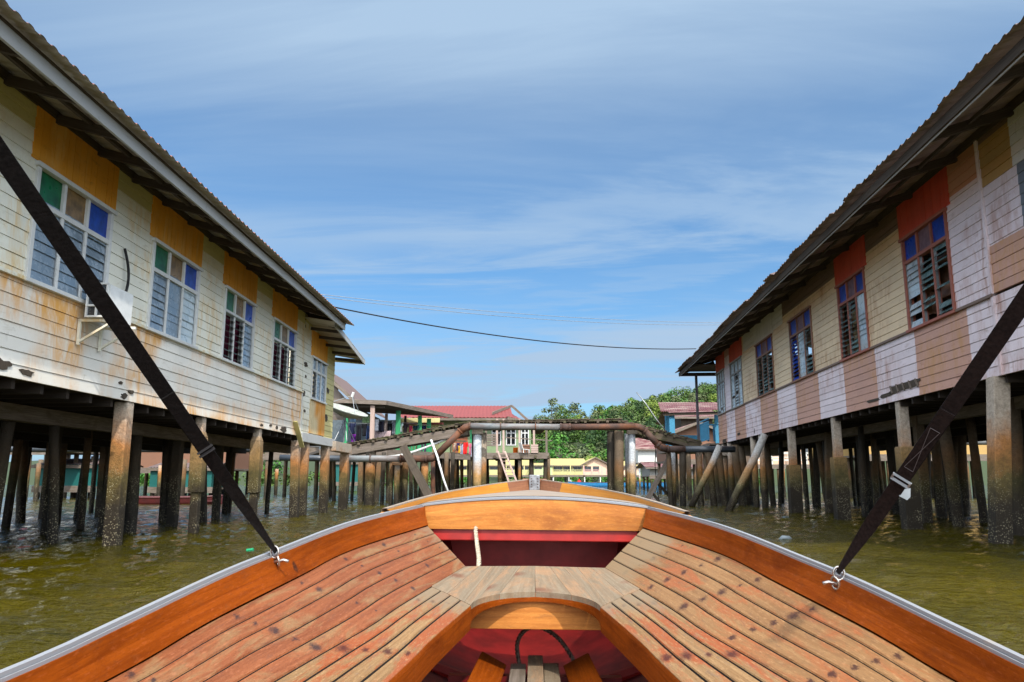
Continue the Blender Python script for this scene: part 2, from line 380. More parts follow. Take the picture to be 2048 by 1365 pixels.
m_sheet_t = corr('roof_sheet_red', (.30, .10, .07), (.12, .06, .04), .5, .6)
m_sheet_ur = corr('roof_sheet_underside_dark', (.38, .30, .28), (.08, .05, .04), .6, .6)
m_sheet_tr = corr('roof_sheet_dark', (.13, .09, .085), (.08, .05, .03), .5, .7)
m_maroon = corr('maroon_roof_sheet', (.11, .022, .024), (.45, .36, .30), .7, .55)
m_redroof = corr('red_roof_sheet', (.22, .045, .04), (.14, .035, .03), .5, .6)
m_conc = pilemat('concrete_pile', (.48, .40, .32), (.44, .19, .06), (.13, .095, .028), wet=(.017, .012, .007), z=(2.15, 1.55, 1.05, .6))
m_jacket = pilemat('concrete_jacket', (.38, .27, .17), (.30, .18, .07), (.10, .08, .026), wet=(.017, .012, .007), z=(2.2, 1.65, 1.1, .7))
m_pile_d = pilemat('timber_pile_dark', (.05, .04, .03), (.055, .035, .018), (.025, .02, .009), wet=(.010, .008, .006))
m_pile_t = pilemat('timber_pile', (.16, .115, .075), (.20, .10, .04), (.075, .06, .018), z=(2.0, 1.5, 1.0, .55))
m_pvc = pilemat('white_pipe_pile', (.62, .66, .70), (.50, .28, .10), (.12, .10, .03), z=(1.9, 1.25, .8, .35))
m_steel = plain('galvanised_steel', (.32, .34, .36), .4, .6)
m_glass_b = glass('louvre_glass', (.20, .27, .34), .12, (.34, .42, .50), .8)
m_glass_p = glass('pale_louvre_glass', (.45, .55, .60), .2, (.6, .66, .68), .6)
m_glass_t = glass('teal_louvre_glass', (.10, .19, .19), .15, (.22, .33, .33), .7)
m_glass_dk = glass('dark_glass', (.03, .04, .05), .08, (.1, .11, .12), .5)
m_g_green = plain('green_pane', (.004, .15, .045), .3, 0, .35, .35, 5)
m_g_tan = plain('tan_pane', (.29, .17, .055), .3, 0, .35, .35, 5)
m_g_blue = plain('blue_pane', (.005, .06, .45), .3, 0, .35, .3, 5)
m_g_mauve = plain('mauve_pane', (.20, .12, .15), .6, 0, .2, .2, 5)
m_curtain = plain('magenta_curtain', (.30, .06, .13), .9, 0, .1, .3, 14)
m_black = plain('black_rubber', (.012, .011, .012), .6, 0, .3)
m_white_pl = plain('white_plastic', (.72, .73, .72), .45, 0, .4, .1)
m_rust = corr('rusty_pipe', (.055, .034, .028), (.17, .062, .026), .95, .75)
m_pipe_g = corr('grey_pipe', (.20, .215, .22), (.12, .05, .03), .7, .55)
m_pipe_d = plain('black_pipe', (.05, .06, .075), .3, 0, .6)
m_blue = painted('blue_timber_paint', (.06, .27, .44), (.04, .10, .14), .7)
m_green = painted('green_timber_paint', (.03, .30, .12), (.02, .10, .05), .6)
m_greenw = painted('pale_green_wall', (.22, .30, .16), (.10, .12, .06), .7)
m_yellow = painted('yellow_wall_paint', (.56, .52, .24), (.3, .25, .1), .4)
m_lime = painted('lime_wall_paint', (.46, .56, .28), (.3, .35, .15), .35)
m_pinkw = painted('pink_wall_paint', (.68, .38, .34), (.3, .2, .15), .4)
m_peach = painted('peach_wall_paint', (.75, .52, .36), (.3, .2, .15), .4)
m_tealw = painted('teal_wall_paint', (.008, .11, .10), (.01, .08, .07), .6)
m_olive = corr('olive_roof_sheet', (.42, .34, .13), (.3, .22, .1), .4, .6)

# ------------------------------------------------------------------ water and ground
def water():
    n = NT('river_water'); p = n.g.outputs['Position']
    a = n.noise(n.mapv(p, (.9, 1.5, 1), rot=(0, 0, .25)), 1.5, 4, .6, .8)
    b = n.noise(n.mapv(p, (1.0, 2.0, 1), rot=(0, 0, -.15)), 5.5, 4, .6, .6)
    c = n.noise(n.mapv(p, (1, 1.6, 1)), 22, 3, .55, .4)
    nm = n.bump(b, 1.0, .05, None); nm = n.bump(c, 1.0, .012, nm)
    mud = n.noise(p, .22, 3, .6, .5)
    cc = n.mix(n.rng(mud, .35, .65), (.055, .044, .0012), (.034, .030, .0015))
    n.done(cc, .035, nm, .5); n.b.inputs['IOR'].default_value = 1.333
    n.b.inputs['Specular IOR Level'].default_value = .42
    rs = [.6 * (60 / .6) ** (i / 430) for i in range(431)] + [60 * (3500 / 60) ** (i / 50) for i in range(1, 51)]
    th = [R(-50 + 100 * i / 400) for i in range(401)] + [R(50 + 260 * i / 50) for i in range(1, 50)]
    nv = lambda x, y, s_: mnoise.noise(Vector((x, y, s_)))
    vs = []; fs = []; m = len(th)
    for r in rs:
        fade = 1 if r < 45 else max(0, 1 - (r - 45) / 60)
        for t in th:
            x = r * math.sin(t); y = r * math.cos(t); h = 0
            if fade > 0 and abs(t) < 1.2:
                wx = x + .3 * nv(x * .5, y * .5, 9)
                h = .045 * nv(wx * .8, y * 1.3, 0) + .030 * (1 - 2 * abs(nv(wx * 1.9 + 3, y * 3.1, 4))) + .011 * nv(wx * 6, y * 8.5, 7)
            vs.append((x, y, h * fade - .01))
    for i in range(len(rs) - 1):
        for k in range(m):
            k2 = (k + 1) % m; fs.append((i * m + k, i * m + k2, (i + 1) * m + k2, (i + 1) * m + k))
    me = bpy.data.meshes.new('water'); me.from_pydata(vs, [], fs); me.materials.append(n.m); me.polygons.foreach_set('use_smooth', [True] * len(fs))
    o = bpy.data.objects.new('water', me); col.objects.link(o)
    return tag(o, kind='structure')
water()
mb = MB(); mb.grid([[(x, y, -1.6) for x in (-3000, 3000)] for y in (-400, 4000)])
tag(mb.build('ground', plain('river_mud', (.05, .04, .015), .9)), kind='structure')

# hill
RIDGE = [(-900, 8), (-300, 9), (-60, 12), (0, 14), (12, 19), (25, 23), (40, 18), (40, 23), (48, 25), (60, 29), (85, 34), (105, 38), (125, 39), (150, 36), (185, 34), (260, 30), (400, 34), (700, 16), (1200, 6)]
def ridge(x):
    for (a, za), (b, zb) in zip(RIDGE, RIDGE[1:]):
        if a <= x <= b: return za + (zb - za) * (x - a) / (b - a)
    return 5
def hill_z(x, y):
    t = (y - 215) / (385 - 215)
    k = 0 if t < 0 else (math.sin(min(t, 1) * math.pi / 2) if t < 1 else max(0, 1 - (t - 1) * .55))
    return .6 * (t > 0) + ridge(x * 385 / max(y, 200)) * k * (1 + .10 * mnoise.noise(Vector((x * .02, y * .02, 0)))) - .8 * (t <= 0)
mb = MB()
mb.grid([[(x, y, hill_z(x, y)) for x in range(-1000, 1300, 14)] for y in range(200, 700, 12)])
tag(mb.build('hill', plain('hill_soil', (.035, .055, .015), .95), smooth=True), kind='structure')

# ------------------------------------------------------------------ trees
m_leaf = leaf('forest_leaves', (.030, .066, .012), (.095, .150, .028), (.06, .115, .02))
m_leaf_b = leaf('bright_leaves', (.022, .095, .010), (.07, .19, .024), (.04, .15, .016))
m_leaf_g = leaf('grey_green_leaves', (.05, .075, .026), (.13, .155, .06), (.085, .11, .04))
m_leaf_y = leaf('yellow_green_leaves', (.085, .14, .018), (.19, .245, .04), (.13, .185, .026))
m_leaf_d = leaf('dark_leaves', (.010, .030, .008), (.035, .07, .015), (.02, .05, .010))
m_bark = plain('bark', (.17, .145, .115), .9)
def blobs(h, wd, k, rnd, low=.3):
    out = []
    for i in range(k):
        z = h * (low + (1 - low) * rnd.random() ** .8)
        rr = wd * .5 * math.sin(math.pi * min(.97, max(.12, (z / h - low * .6) / (1.05 - low * .6)))) ** .7
        a = rnd.random() * 6.283; q = rnd.random() ** .5 * rr * .75
        out.append((math.cos(a) * q, math.sin(a) * q, z, wd * rnd.uniform(.13, .24)))
    return out
def crown(mb, base, h, wd, n, size, rnd, k=14, low=.3, mat=0):
    bl = blobs(h, wd, k, rnd, low)
    for i in range(n):
        bx, by, bz, br = bl[i % k]
        a = rnd.random() * 6.283; u = rnd.uniform(-.5, 1); r = br * rnd.uniform(.75, 1.08); cs = math.sqrt(max(0, 1 - u * u))
        c = Vector((base[0] + bx + math.cos(a) * cs * r, base[1] + by + math.sin(a) * cs * r, base[2] + bz + u * r * .8))
        nrm = Vector((math.cos(a) * cs, math.sin(a) * cs, u + .5)) + Vector([rnd.uniform(-.6, .6) for _ in range(3)])
        t = nrm.cross(Vector((rnd.random(), rnd.random(), rnd.random() + .1))).normalized(); b = nrm.cross(t).normalized()
        s_ = size * rnd.uniform(.6, 1.3)
        mb.add([c - t * s_ * .5, c + b * s_ * .42, c + t * s_ * .5, c - b * s_ * .42], [(0, 1, 2, 3)], mat)
    return bl
def tree(name, x, y, z, h, wd, mat, label, cat='tree', n=900, size=.8, low=.35, seed=1, group=None, k=16):
    rnd = random.Random(seed)
    t = empty(name, (x, y, z), 0, label, cat, group)
    mb = MB(); bl = crown(mb, (0, 0, 0), h, wd, n, size, rnd, k, low); mb.build('crown', mat, t)
    mb = MB(); r = max(.04, h * .022)
    mb.tube([(0, 0, -.6), (h * .01, 0, h * .3), (-h * .01, h * .01, h * .62), (0, 0, h * .85)], [r * 1.5, r, r * .7, r * .25], 7)
    for bx, by, bz, br in bl[:6]: mb.tube([(0, 0, h * .35), (bx * .5, by * .5, (bz + h * .35) / 2), (bx, by, bz)], [r * .5, r * .35, r * .12], 5)
    mb.build('trunk', m_bark, t)
    return t
# the wood that reads as one mass
mb = MB(); rnd = random.Random(3)
for i in range(430):
    Yt = 215 + 185 * (i / 430.0) ** .8 + rnd.uniform(-4, 4)
    px = rnd.uniform(1010, 1480) if i % 7 else rnd.uniform(330, 1010)
    x = (px - 1024) / FPX * Yt
    h = rnd.uniform(5.5, 10.5); wd = h * rnd.uniform(.7, 1.2)
    k_ = rnd.random(); mt = 0 if k_ < .34 else (1 if k_ < .50 else (2 if k_ < .72 else (3 if k_ < .90 else 4)))
    crown(mb, (x, Yt, hill_z(x, Yt) - 1.0), h, wd, 460, .72, rnd, 13, .15, mt)
tag(mb.build('forest', [m_leaf, m_leaf_b, m_leaf_g, m_leaf_d, m_leaf_y]), 'dense mixed green rainforest covering the hill behind the village', 'forest', kind='stuff')
sky_trees = [  # px of the trunk, distance, height, width, material, label
    (1078, 372, 11, 10, m_leaf, 'rounded dark tree at the left end of the wooded ridge beside the red roof'),
    (1104, 368, 17, 11, m_leaf_g, 'tall loose grey-green tree, highest on the left of the wooded ridge'),
    (1122, 380, 13, 9, m_leaf, 'mid green tree leaning against the tallest tree of the left ridge'),
    (1150, 372, 15, 10, m_leaf_g, 'tall pale trunked tree with a spreading crown above the walkway'),
    (1163, 376, 13, 7, m_leaf_g, 'thin sparse tree with a ragged top right of the spreading tree'),
    (1182, 380, 9, 6, m_leaf, 'small pointed tree in the dip of the ridge'),
    (1200, 378, 11, 9, m_leaf, 'dark broad tree just right of the dip in the ridge'),
    (1222, 384, 10, 9, m_leaf_g, 'pale green tree on the ridge above the pair of brown piles'),
    (1300, 384, 9, 10, m_leaf, 'dark rounded tree on the ridge left of the maroon porch roof'),
    (1322, 386, 9, 10, m_leaf, 'broad crowned ridge tree right behind the porch roof corner'),
    (1352, 384, 10, 11, m_leaf_g, 'open crowned tree on the highest ridge above the maroon roof'),
    (1376, 384, 9, 10, m_leaf, 'flat topped dark tree on the ridge beside the steel porch post'),
]
for i, (px, Yt, h, wd, mt, lb) in enumerate(sky_trees):
    x = (px - 1024) / FPX * Yt
    tree('ridge_tree', x, Yt, hill_z(x, Yt) - .5, h, wd, mt, lb, n=520, size=.9, seed=20 + i, low=.32, group='trees on the skyline of the hill')
for i, (px, h, wd, mt, lb) in enumerate([(1148, 5.0, 9, m_leaf_y, 'low yellow-green bush in front of the forest above the tan roof'),
        (1182, 6.2, 10, m_leaf_y, 'round yellow-green tree crown behind the ridge of the tan roof'),
        (1118, 12, 14, m_leaf_b, 'large bright green tree at the foot of the forest beside the wooden deck'),
        (1215, 8.0, 8, m_leaf_b, 'bright green tree left of the pair of brown piles')]):
    Yt = 205 + i; x = (px - 1024) / FPX * Yt
    tree('waterside_tree', x, Yt, .3, h, wd, mt, lb, n=800, size=.75, seed=60 + i, low=.1, group='trees at the foot of the hill')
mb = MB(); rnd = random.Random(9)
for i in range(150):
    x = rnd.uniform(-95, 62); crown(mb, (x, rnd.uniform(186, 204), -.2), rnd.uniform(2.2, 3.8), rnd.uniform(3, 6), 110, .6, rnd, 7, .0, rnd.choice((0, 0, 1)))
tag(mb.build('mangrove', [m_leaf, m_leaf_b]), 'low green mangrove scrub along the far bank under the yellow building', 'mangrove', kind='stuff')

# ------------------------------------------------------------------ house building blocks
PITCH_B = .17
class Wall:
    """boards, openings and trim in a house's own frame: x = sg*outwards, y = along the wall, z up"""
    def __init__(s, sg, root): s.sg = sg; s.root = root; s.mb = MB(); s.mats = []
    def mi(s, m):
        if m not in s.mats: s.mats.append(m)
        return s.mats.index(m)
    def P(s, d, y, z): return (s.sg * d, y, z)
    def hboards(s, y0, y1, z0, z1, mat, zref, rnd=random):
        k0 = math.floor((z0 - zref) / PITCH_B + .01); z = zref + k0 * PITCH_B; m = s.mi(mat)
        while z < z1 - .004:
            a = max(z, z0); b = min(z + PITCH_B, z1); j = rnd.uniform(-.002, .002); vb = rnd.randint(0, 400); ub = rnd.uniform(0, 9)
            ys = [y0, y1]
            f0 = .026 - .012 * (a - z) / PITCH_B + j; f1 = .026 - .012 * (b - z) / PITCH_B + j
            g = .004 if a == z else 0
            s.mb.add([s.P(f0, ys[0], a + g), s.P(f0, ys[1], a + g), s.P(f1, ys[1], b), s.P(f1, ys[0], b),
                      s.P(-.02, ys[0], a + g), s.P(-.02, ys[1], a + g), s.P(-.02, ys[1], b), s.P(-.02, ys[0], b)],
                     [(0, 1, 2, 3), (4, 0, 3, 7), (1, 5, 6, 2), (4, 5, 1, 0), (3, 2, 6, 7), (7, 6, 5, 4)], m, [[(ub, vb + .1), (ub + y1 - y0, vb + .1), (ub + y1 - y0, vb + .3), (ub, vb + .3)]] * 6)
            z += PITCH_B
    def vboards(s, y0, y1, z0, z1, mb, w=.115, d=.034):
        n = max(1, round((y1 - y0) / w)); w = (y1 - y0) / n
        for i in range(n):
            a = y0 + i * w; e = d + random.uniform(-.003, .003)
            mb.box(s.sg * -.02, s.sg * e, a + .004, a + w - .004, z0, z1)
    def window(s, y0, y1, z0, z1, frame, tops, louv, label=None, tz=.46, broken=0.0, mullw=.06, lean=0, curtain=None, bl=.135):
        P = s.P; mb = MB(); W = .075; o = .055
        def bar(a, b, w, h): mb.bar(a, b, w, h, (s.sg, 0, 0))
        zt = z1 - tz
        for y in (y0 + W / 2, y1 - W / 2): mb.box(s.sg * -.09, s.sg * o, y - W / 2, y + W / 2, z0, z1)
        mb.box(s.sg * -.09, s.sg * (o + .03), y0 - .04, y1 + .04, z1, z1 + .06)
        mb.box(s.sg * -.09, s.sg * (o + .035), y0 - .04, y1 + .04, z0 - .055, z0)
        mb.box(s.sg * -.07, s.sg * (o - .008), y0 + W, y1 - W, zt - .035, zt + .035)
        iw = (y1 - y0 - 2 * W) / 3
        for k in (1, 2):
            y = y0 + W + iw * k
            mb.box(s.sg * -.06, s.sg * (o - .016), y - mullw / 2, y + mullw / 2, z0, zt - .035)
            mb.box(s.sg * -.06, s.sg * (o - .016), y - mullw / 2, y + mullw / 2, zt + .035, z1)
        wd = mb.build('window', frame, s.root, bevel=.004)
        if label: wd['label'] = label
        for k in range(3):
            a = y0 + W + iw * k + (mullw / 2 if k else 0); b = y0 + W + iw * (k + 1) - (mullw / 2 if k < 2 else 0)
            p = MB(); p.box(s.sg * -.012, s.sg * -.004, a, b, zt + .035, z1); p.build('coloured_pane', tops[k], wd)
            q = MB(); z = z0 + .02; i = 0
            lm, ang = louv[k]
            while z < zt - .06:
                if random.random() >= broken:
                    an = R(ang + random.uniform(-5, 5) * (3 if broken else 1)); hh = bl * .56
                    cy = z + bl / 2; dz = math.cos(an) * hh; dd = math.sin(an) * hh
                    e = random.uniform(-.012, .012) if broken else 0
                    q.bar(P(.0, a + .012, cy + e), P(.0, b - .012, cy - e), .005, 2 * hh, (s.sg * -math.sin(an), 0, math.cos(an)))
                z += bl; i += 1
            if q.v: q.build('louvre', lm, wd)
            for yy in (a + .006, b - .006): r = MB(); r.box(s.sg * -.03, s.sg * .018, yy - .006, yy + .006, z0, zt - .035); r.build('louvre_clip', m_steel, wd)
        if curtain:
            c = MB(); rows = []
            for z in (z0, zt): rows.append([P(-.14 + .03 * math.sin(i * 1.9), y0 + .05 + (y1 - y0 - .1) * i / 40, z) for i in range(41)])
            c.grid(rows); c.build('curtain', curtain, wd)
        return wd
def corrugated(sg, y0, y1, prof, top, bot, name, root, per=.21, amp=.022, jag=.0, droop=None):
    """prof: list of (d, z) across the roof; ribs run across"""
    mb = MB(); n = int((y1 - y0) / per * 6)
    rows_t = []
    for (d, z) in prof:
        row = []
        for i in range(n + 1):
            y = y0 + (y1 - y0) * i / n; ph = (y / per) % 1.0
            r = amp * (1 if ph < .28 else (1 - (ph - .28) / .14 if ph < .42 else (0 if ph < .86 else (ph - .86) / .14)))
            jd = jag * mnoise.noise(Vector((math.floor(y / .8) * 7.3, d, 1))) if d == prof[0][0] else 0
            dz = droop(y, d) if droop else 0
            row.append((sg * (d + jd), y, z + r + dz))
        rows_t.append(row)
    mb.grid(rows_t, 0)
    mb.grid([[(p[0], p[1], p[2] - .008) for p in r_] for r_ in rows_t], 1, flip=True)
    o = mb.build(name, [top, bot], root)
    return o
def pile(name, mat, root, x, y, zt, r, z0=-1.2, lean=(0, 0), sq=False, n=9, jit=.05, taper=1.0):
    mb = MB()
    if sq: mb.bar((x + lean[0], y + lean[1], z0), (x, y, zt), 2 * r, 2 * r, (0, 1, 0)); return mb.build(name, mat, root, bevel=.02)
    k = 7; pts = []; rs = []
    for i in range(k):
        t = i / (k - 1); pts.append((x + lean[0] * (1 - t), y + lean[1] * (1 - t), z0 + (zt - z0) * t)); rs.append(r * (1 + (1 - taper) * (1 - t)) * random.uniform(.96, 1.05))
    mb.tube(pts, rs, n, jit=jit); return mb.build(name, mat, root, smooth=True)

# ------------------------------------------------------------------ cream house on the left
AZL = .75
hl = empty('cream_house', (-6.17, 12.45, 0), -R(AZL), 'long cream weatherboard stilt house with orange panels above its windows', 'stilt house')
W_ = Wall(1, hl)
wl = [(-7.2, -5.3), (-2.80, -.88), (.46, 2.44), (3.76, 5.66), (7.05, 9.10), (10.85, 12.60)]
zb, zs, zt, ztop = 2.26, 3.55, 5.04, 5.84
S0, S1, SE = -9.0, 9.95, 13.75
# below the sill
W_.hboards(S0, S1, zb, zs - .05, m_side_low, zb)
cuts = [S0] + [q for a in wl[:5] for q in a] + [S1]
for i in range(0, len(cuts), 2): W_.hboards(cuts[i], cuts[i + 1], zs, zt + .06, m_side_l, zb)
for i in range(0, len(cuts), 2):
    W_.hboards(cuts[i], cuts[i + 1], zt + .06, ztop - .34, m_side_l, zb); W_.hboards(cuts[i], cuts[i + 1], ztop - .34, ztop, m_side_ly, zb)
# annex at the far end
W_.hboards(S1 + .02, 10.85, zb + .12, 5.62, m_side_l, zb); W_.hboards(12.60, SE, zb + .12, 5.5, m_side_ly, zb)
mi = W_.mi(m_side_low)
W_.mb.box(-.16, -.03, S0, SE, zs - .06, zs - .01, mi)
W_.mb.box(-.02, .075, S0, S1, zs - .050, zs - .006, W_.mi(m_side_l))       # sill rail
W_.mb.box(-.02, .045, S1 - .035, S1 + .035, zb, zs, W_.mi(m_white))
W_.mb.box(-8.0, -7.94, S0, SE, zb, ztop, W_.mi(m_side_l)); W_.mb.box(-7.94, -.02, SE - .06, SE, zb, ztop + .1, W_.mi(m_side_l)); W_.mb.box(-7.94, -.02, S0, S0 + .06, zb, ztop + .1, W_.mi(m_side_l))
W_.mb.build('wall', W_.mats, hl)
# rotten holes and flaked patches along the lowest board
mb = MB()
rnd = random.Random(5)
for yc, zc, ww, hh in ((-3.05, 2.40, .22, .07), (-2.55, 2.36, .16, .05), (-3.35, 2.55, .10, .03), (-.05, 2.33, .12, .06), (.15, 2.42, .09, .04), (-.2, 2.52, .07, .03), (6.6, 2.34, .12, .03), (7.3, 2.38, .14, .04), (7.8, 2.36, .1, .05), (8.4, 2.33, .3, .09), (10.2, 4.35, .2, .08), (10.1, 3.5, .22, .10), (10.3, 3.0, .12, .05), (10.25, 4.0, .1, .05), (12.9, 3.9, .2, .1), (12.85, 3.0, .2, .12)):
    pts = []
    for k in range(14):
        a = k / 14 * 6.283; r = rnd.uniform(.55, 1.1)
        pts.append((.034 + .002 * rnd.random(), yc + math.cos(a) * ww * r, zc + math.sin(a) * hh * r))
    mb = MB(); mb.add(pts + [(.006, p[1], p[2]) for p in pts], [tuple(range(14))] + [(k, (k + 1) % 14, 14 + (k + 1) % 14, 14 + k) for k in range(14)]); mb.build('rotten_patch', m_dark, hl)
for k, (a, b) in enumerate(wl):
    q = MB(); annex = k == 5
    top = 5.5 if annex else ztop - .01

    W_.vboards(a - .12, b + .06, (4.72 if annex else zt + .08), top, q, .155)
    q.build('orange_panel', m_orange, hl)
    if annex:
        q = MB(); W_.vboards(a - .02, b + .05, zb + .15, 3.42, q, .22); o = q.build('orange_panel', painted('faded_orange_paint', (.72, .58, .34), (.3, .2, .1), .6, (.62, .26, .03), (.28, .46)), hl); o['label'] = 'pale panel with orange rust stains below the end window'
        W_.window(a, b, 3.46, 4.66, m_frame_w, [m_glass_b] * 3, [(m_glass_dk, 40), (m_glass_b, 8), (m_glass_b, 8)], tz=.36)
        continue
    tops = [m_g_green, m_g_tan, m_g_blue]
    if k <= 1: lv = [(m_glass_b, 6), (m_glass_b, 8), (m_glass_b, 10)]
    elif k == 2: lv = [(m_glass_b, 8), (m_glass_b, 4), (m_glass_p, 6)]
    elif k == 3: lv = [(m_glass_t, 62), (m_glass_t, 66), (m_glass_b, 8)]
    else: lv = [(m_glass_t, 60), (m_glass_t, 66), (m_glass_t, 58)]
    W_.window(a, b, zs, zt, m_frame_w, tops, lv, curtain=m_curtain if k in (3, 4) else None)
# filler walls behind the annex window strip
q = MB(); W_.vboards(10.85, 12.6, 4.66, 4.74, q); q.build('trim', m_white, hl)
# lower edge beam of annex
q = MB(); q.box(-.1, .06, S1 + .1, SE + .1, zb - .14, zb + .12); q.build('edge_beam', m_fac_w, hl, bevel=.01)
q = MB(); q.bar((.02, SE - .05, 2.15), (-.0, SE + 2.5, 2.15), .3, .32); q.build('concrete_beam', m_conc, hl, bevel=.01)
# roof
prof = [(1.26, 5.63), (.2, 5.93), (-4.0, 7.1), (-8.6, 5.8)]
corrugated(1, -9.6, 10.9, prof, m_sheet_t, m_sheet_u, 'roof', hl, per=.21, amp=.024)
q = MB(); q.box(1.02, 1.06, -9.6, 10.55, 5.43, 5.615); q.build('fascia', m_fac_w, hl, bevel=.004)
q = MB(); q.box(1.065, 1.075, -9.6, 10.55, 5.60, 5.635); q.build('drip_edge', m_dark, hl)
for i in range(19):
    y = -8.85 + i * 1.06
    q = MB(); q.bar((-.3, y, 5.93), (1.02, y, 5.56), .07, .13); q.build('rafter', m_dark, hl)
q = MB(); q.box(-.03, .05, -9.0, 10.3, ztop - .02, ztop + .10); q.box(.5, .55, -9.3, 10.5, 5.72, 5.78); q.build('wall_plate', m_dark, hl)
q = MB()
for (a, za, b, zb2) in ((9.9, 5.60, 14.35, 5.14),):
    rows_t = []
    for d, dz in ((.92, -.05), (-.3, .16)):
        rows_t.append([(d, a + (b - a) * i / 60, za + (zb2 - za) * i / 60 + dz + (.015 if i % 3 == 0 else 0)) for i in range(61)])
    q.grid(rows_t, 0); q.grid([[(p[0], p[1], p[2] - .01) for p in r_] for r_ in rows_t], 1)
q.build('annex_roof', [m_sheet_t, m_sheet_u], hl)
q = MB(); q.bar((.90, 9.95, 5.49), (.90, 14.35, 5.03), .035, .16); q.build('fascia', m_fac_w, hl)
q = MB(); q.bar((.90, 14.33, 5.04), (-.2, 14.33, 5.14), .03, .16); q.build('fascia', m_side_ly, hl)
for i in range(5):
    y = 10.6 + i * .9; z = 5.47 - i * .093
    q = MB(); q.bar((-.2, y, z + .06), (.88, y, z - .08), .06, .09); q.build('rafter', m_dark, hl)
q = MB(); q.add([(.02, 9.98, 5.60), (.02, SE, 5.35), (.02, SE, 5.75), (.02, 9.98, 5.95)], [(0, 1, 2, 3)]); q.build('gable_strip', m_side_ly, hl)
q = MB(); q.bar((-1.5, 10.5, 6.20), (1.02, 10.5, 5.52), .04, .20); q.build('end_rafter', m_dark, hl)
q = MB(); q.add([(-3.9, 10.0, 5.7), (.03, 10.0, 5.4), (.03, 10.0, 5.9), (-3.9, 10.0, 7.0)], [(0, 1, 2, 3)]); q.build('gable_strip', m_dark, hl)
# floor and underfloor beams
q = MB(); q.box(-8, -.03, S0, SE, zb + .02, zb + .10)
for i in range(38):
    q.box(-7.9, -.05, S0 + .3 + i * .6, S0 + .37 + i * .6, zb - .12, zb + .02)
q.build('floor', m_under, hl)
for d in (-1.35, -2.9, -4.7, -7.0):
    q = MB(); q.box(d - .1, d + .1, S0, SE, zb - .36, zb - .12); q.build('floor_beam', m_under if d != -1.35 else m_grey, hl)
# leaning batten at the rotten corner
q = MB(); q.bar((.08, 9.2, 2.62), (.10, 9.95, 1.95), .03, .13, (1, 0, 0)); q.build('loose_board', m_side_ly, hl)
# front posts
def front_post(root, sg, y, r, zt, mat, sleeve=None, d=-.10, lean=(0, 0), rnd_=False):
    p = pile('post', mat, root, sg * d, y, zt, r, sq=not rnd_, lean=lean)
    if sleeve:
        z0, z1, rs = sleeve; q = MB(); q.bar((sg * d, y, z0), (sg * d, y, z1), 2 * rs, 2 * rs, (0, 1, 0)); 
        q.bar((sg * d, y, z1), (sg * d, y, z1 + (.12 if sg > 0 else .02)), 2 * rs, 2 * rs, (0, 1, 0), 0, (2.1 * r if sg > 0 else 2 * rs - .03), (2.1 * r if sg > 0 else 2 * rs - .03))
        q.build('sleeve', m_jacket, p, bevel=.02)
    return p
front_post(hl, 1, -4.6, .11, zb, m_conc); front_post(hl, 1, -8.0, .11, zb, m_conc)
front_post(hl, 1, .22, .112, zb, m_conc)
front_post(hl, 1, 3.30, .082, zb, m_conc, (.78, 1.86, .125))
front_post(hl, 1, 6.70, .085, zb, m_conc, (.72, 1.95, .125))
front_post(hl, 1, 10.0, .115, zb - .12, m_conc, lean=(.1, -.1)); front_post(hl, 1, 11.0, .105, zb - .05, m_conc)
front_post(hl, 1, 13.4, .125, zb - .12, m_conc); front_post(hl, 1, 16.0, .14, 2.0, m_conc, d=-.05)
rnd = random.Random(11)
for d in (-1.35, -2.9, -4.7, -6.1, -7.6):
    y = -7.5 + rnd.random()
    while y < 13.5:
        pile('post', rnd.choice((m_pile_d, m_pile_d, m_pile_t)), hl, d + rnd.uniform(-.3, .3), y, zb - .15, rnd.uniform(.065, .115), lean=(rnd.uniform(-.22, .22), rnd.uniform(-.15, .15)), sq=rnd.random() < .2, jit=.12)
        y += rnd.uniform(1.0, 2.1)

# air conditioner hanging on the left wall
def wallpt(root_az, base, sg, d, s_, z):
    a = R(root_az); return Vector((base[0] + math.cos(a) * sg * d + math.sin(a) * s_, base[1] - math.sin(a) * sg * d + math.cos(a) * s_, z))
m_ac = painted('weathered_white_casing', (.60, .61, .58), (.22, .2, .16), .7)
ac = empty('air_conditioner', wallpt(AZL, (-6.17, 12.45), 1, .04, -1.22, 3.24), -R(AZL), 'white rust-streaked air conditioner box on brackets below the first window of the cream house', 'air conditioner')
q = MB(); q.box(.12, .42, -.36, .34, .04, .54); q.build('casing', m_ac, ac, bevel=.02)
q = MB()
for i in range(3): q.box(.12 + i * .1375, .145 + i * .1375, -.39, -.36, .04, .54)
for i in range(4): q.box(.12, .42, -.395, -.365, .04 + i * .158, .065 + i * .158)
q.build('side_grille', m_white_pl, ac); q = MB(); q.box(.13, .41, -.364, -.361, .05, .53); q.build('side_opening', m_glass_dk, ac); q = MB(); q.box(.42, .427, -.34, .32, .06, .52)
q.build('front_cover', m_white_pl, ac)
for y in (-.30, .28):
    q = MB(); q.bar((0, y, .01), (.52, y, .01), .04, .04); q.bar((.015, y, .02), (.015, y, -.34), .04, .04); q.bar((.02, y, -.30), (.46, y, -.02), .03, .03); q.build('bracket', m_side_l, ac)
q = MB(); pts = [wallpt(AZL, (-6.17, 12.45), 1, .06 + .05 * math.sin(t * 3.1), -.50 + .10 * math.sin(t * 3.1), 4.62 - t * .95) for t in [i / 12 for i in range(13)]]
q.tube(pts, .022, 8); tag(q.build('conduit', m_black, None, smooth=True), 'black bent conduit hose on the wall above the air conditioner', 'hose')

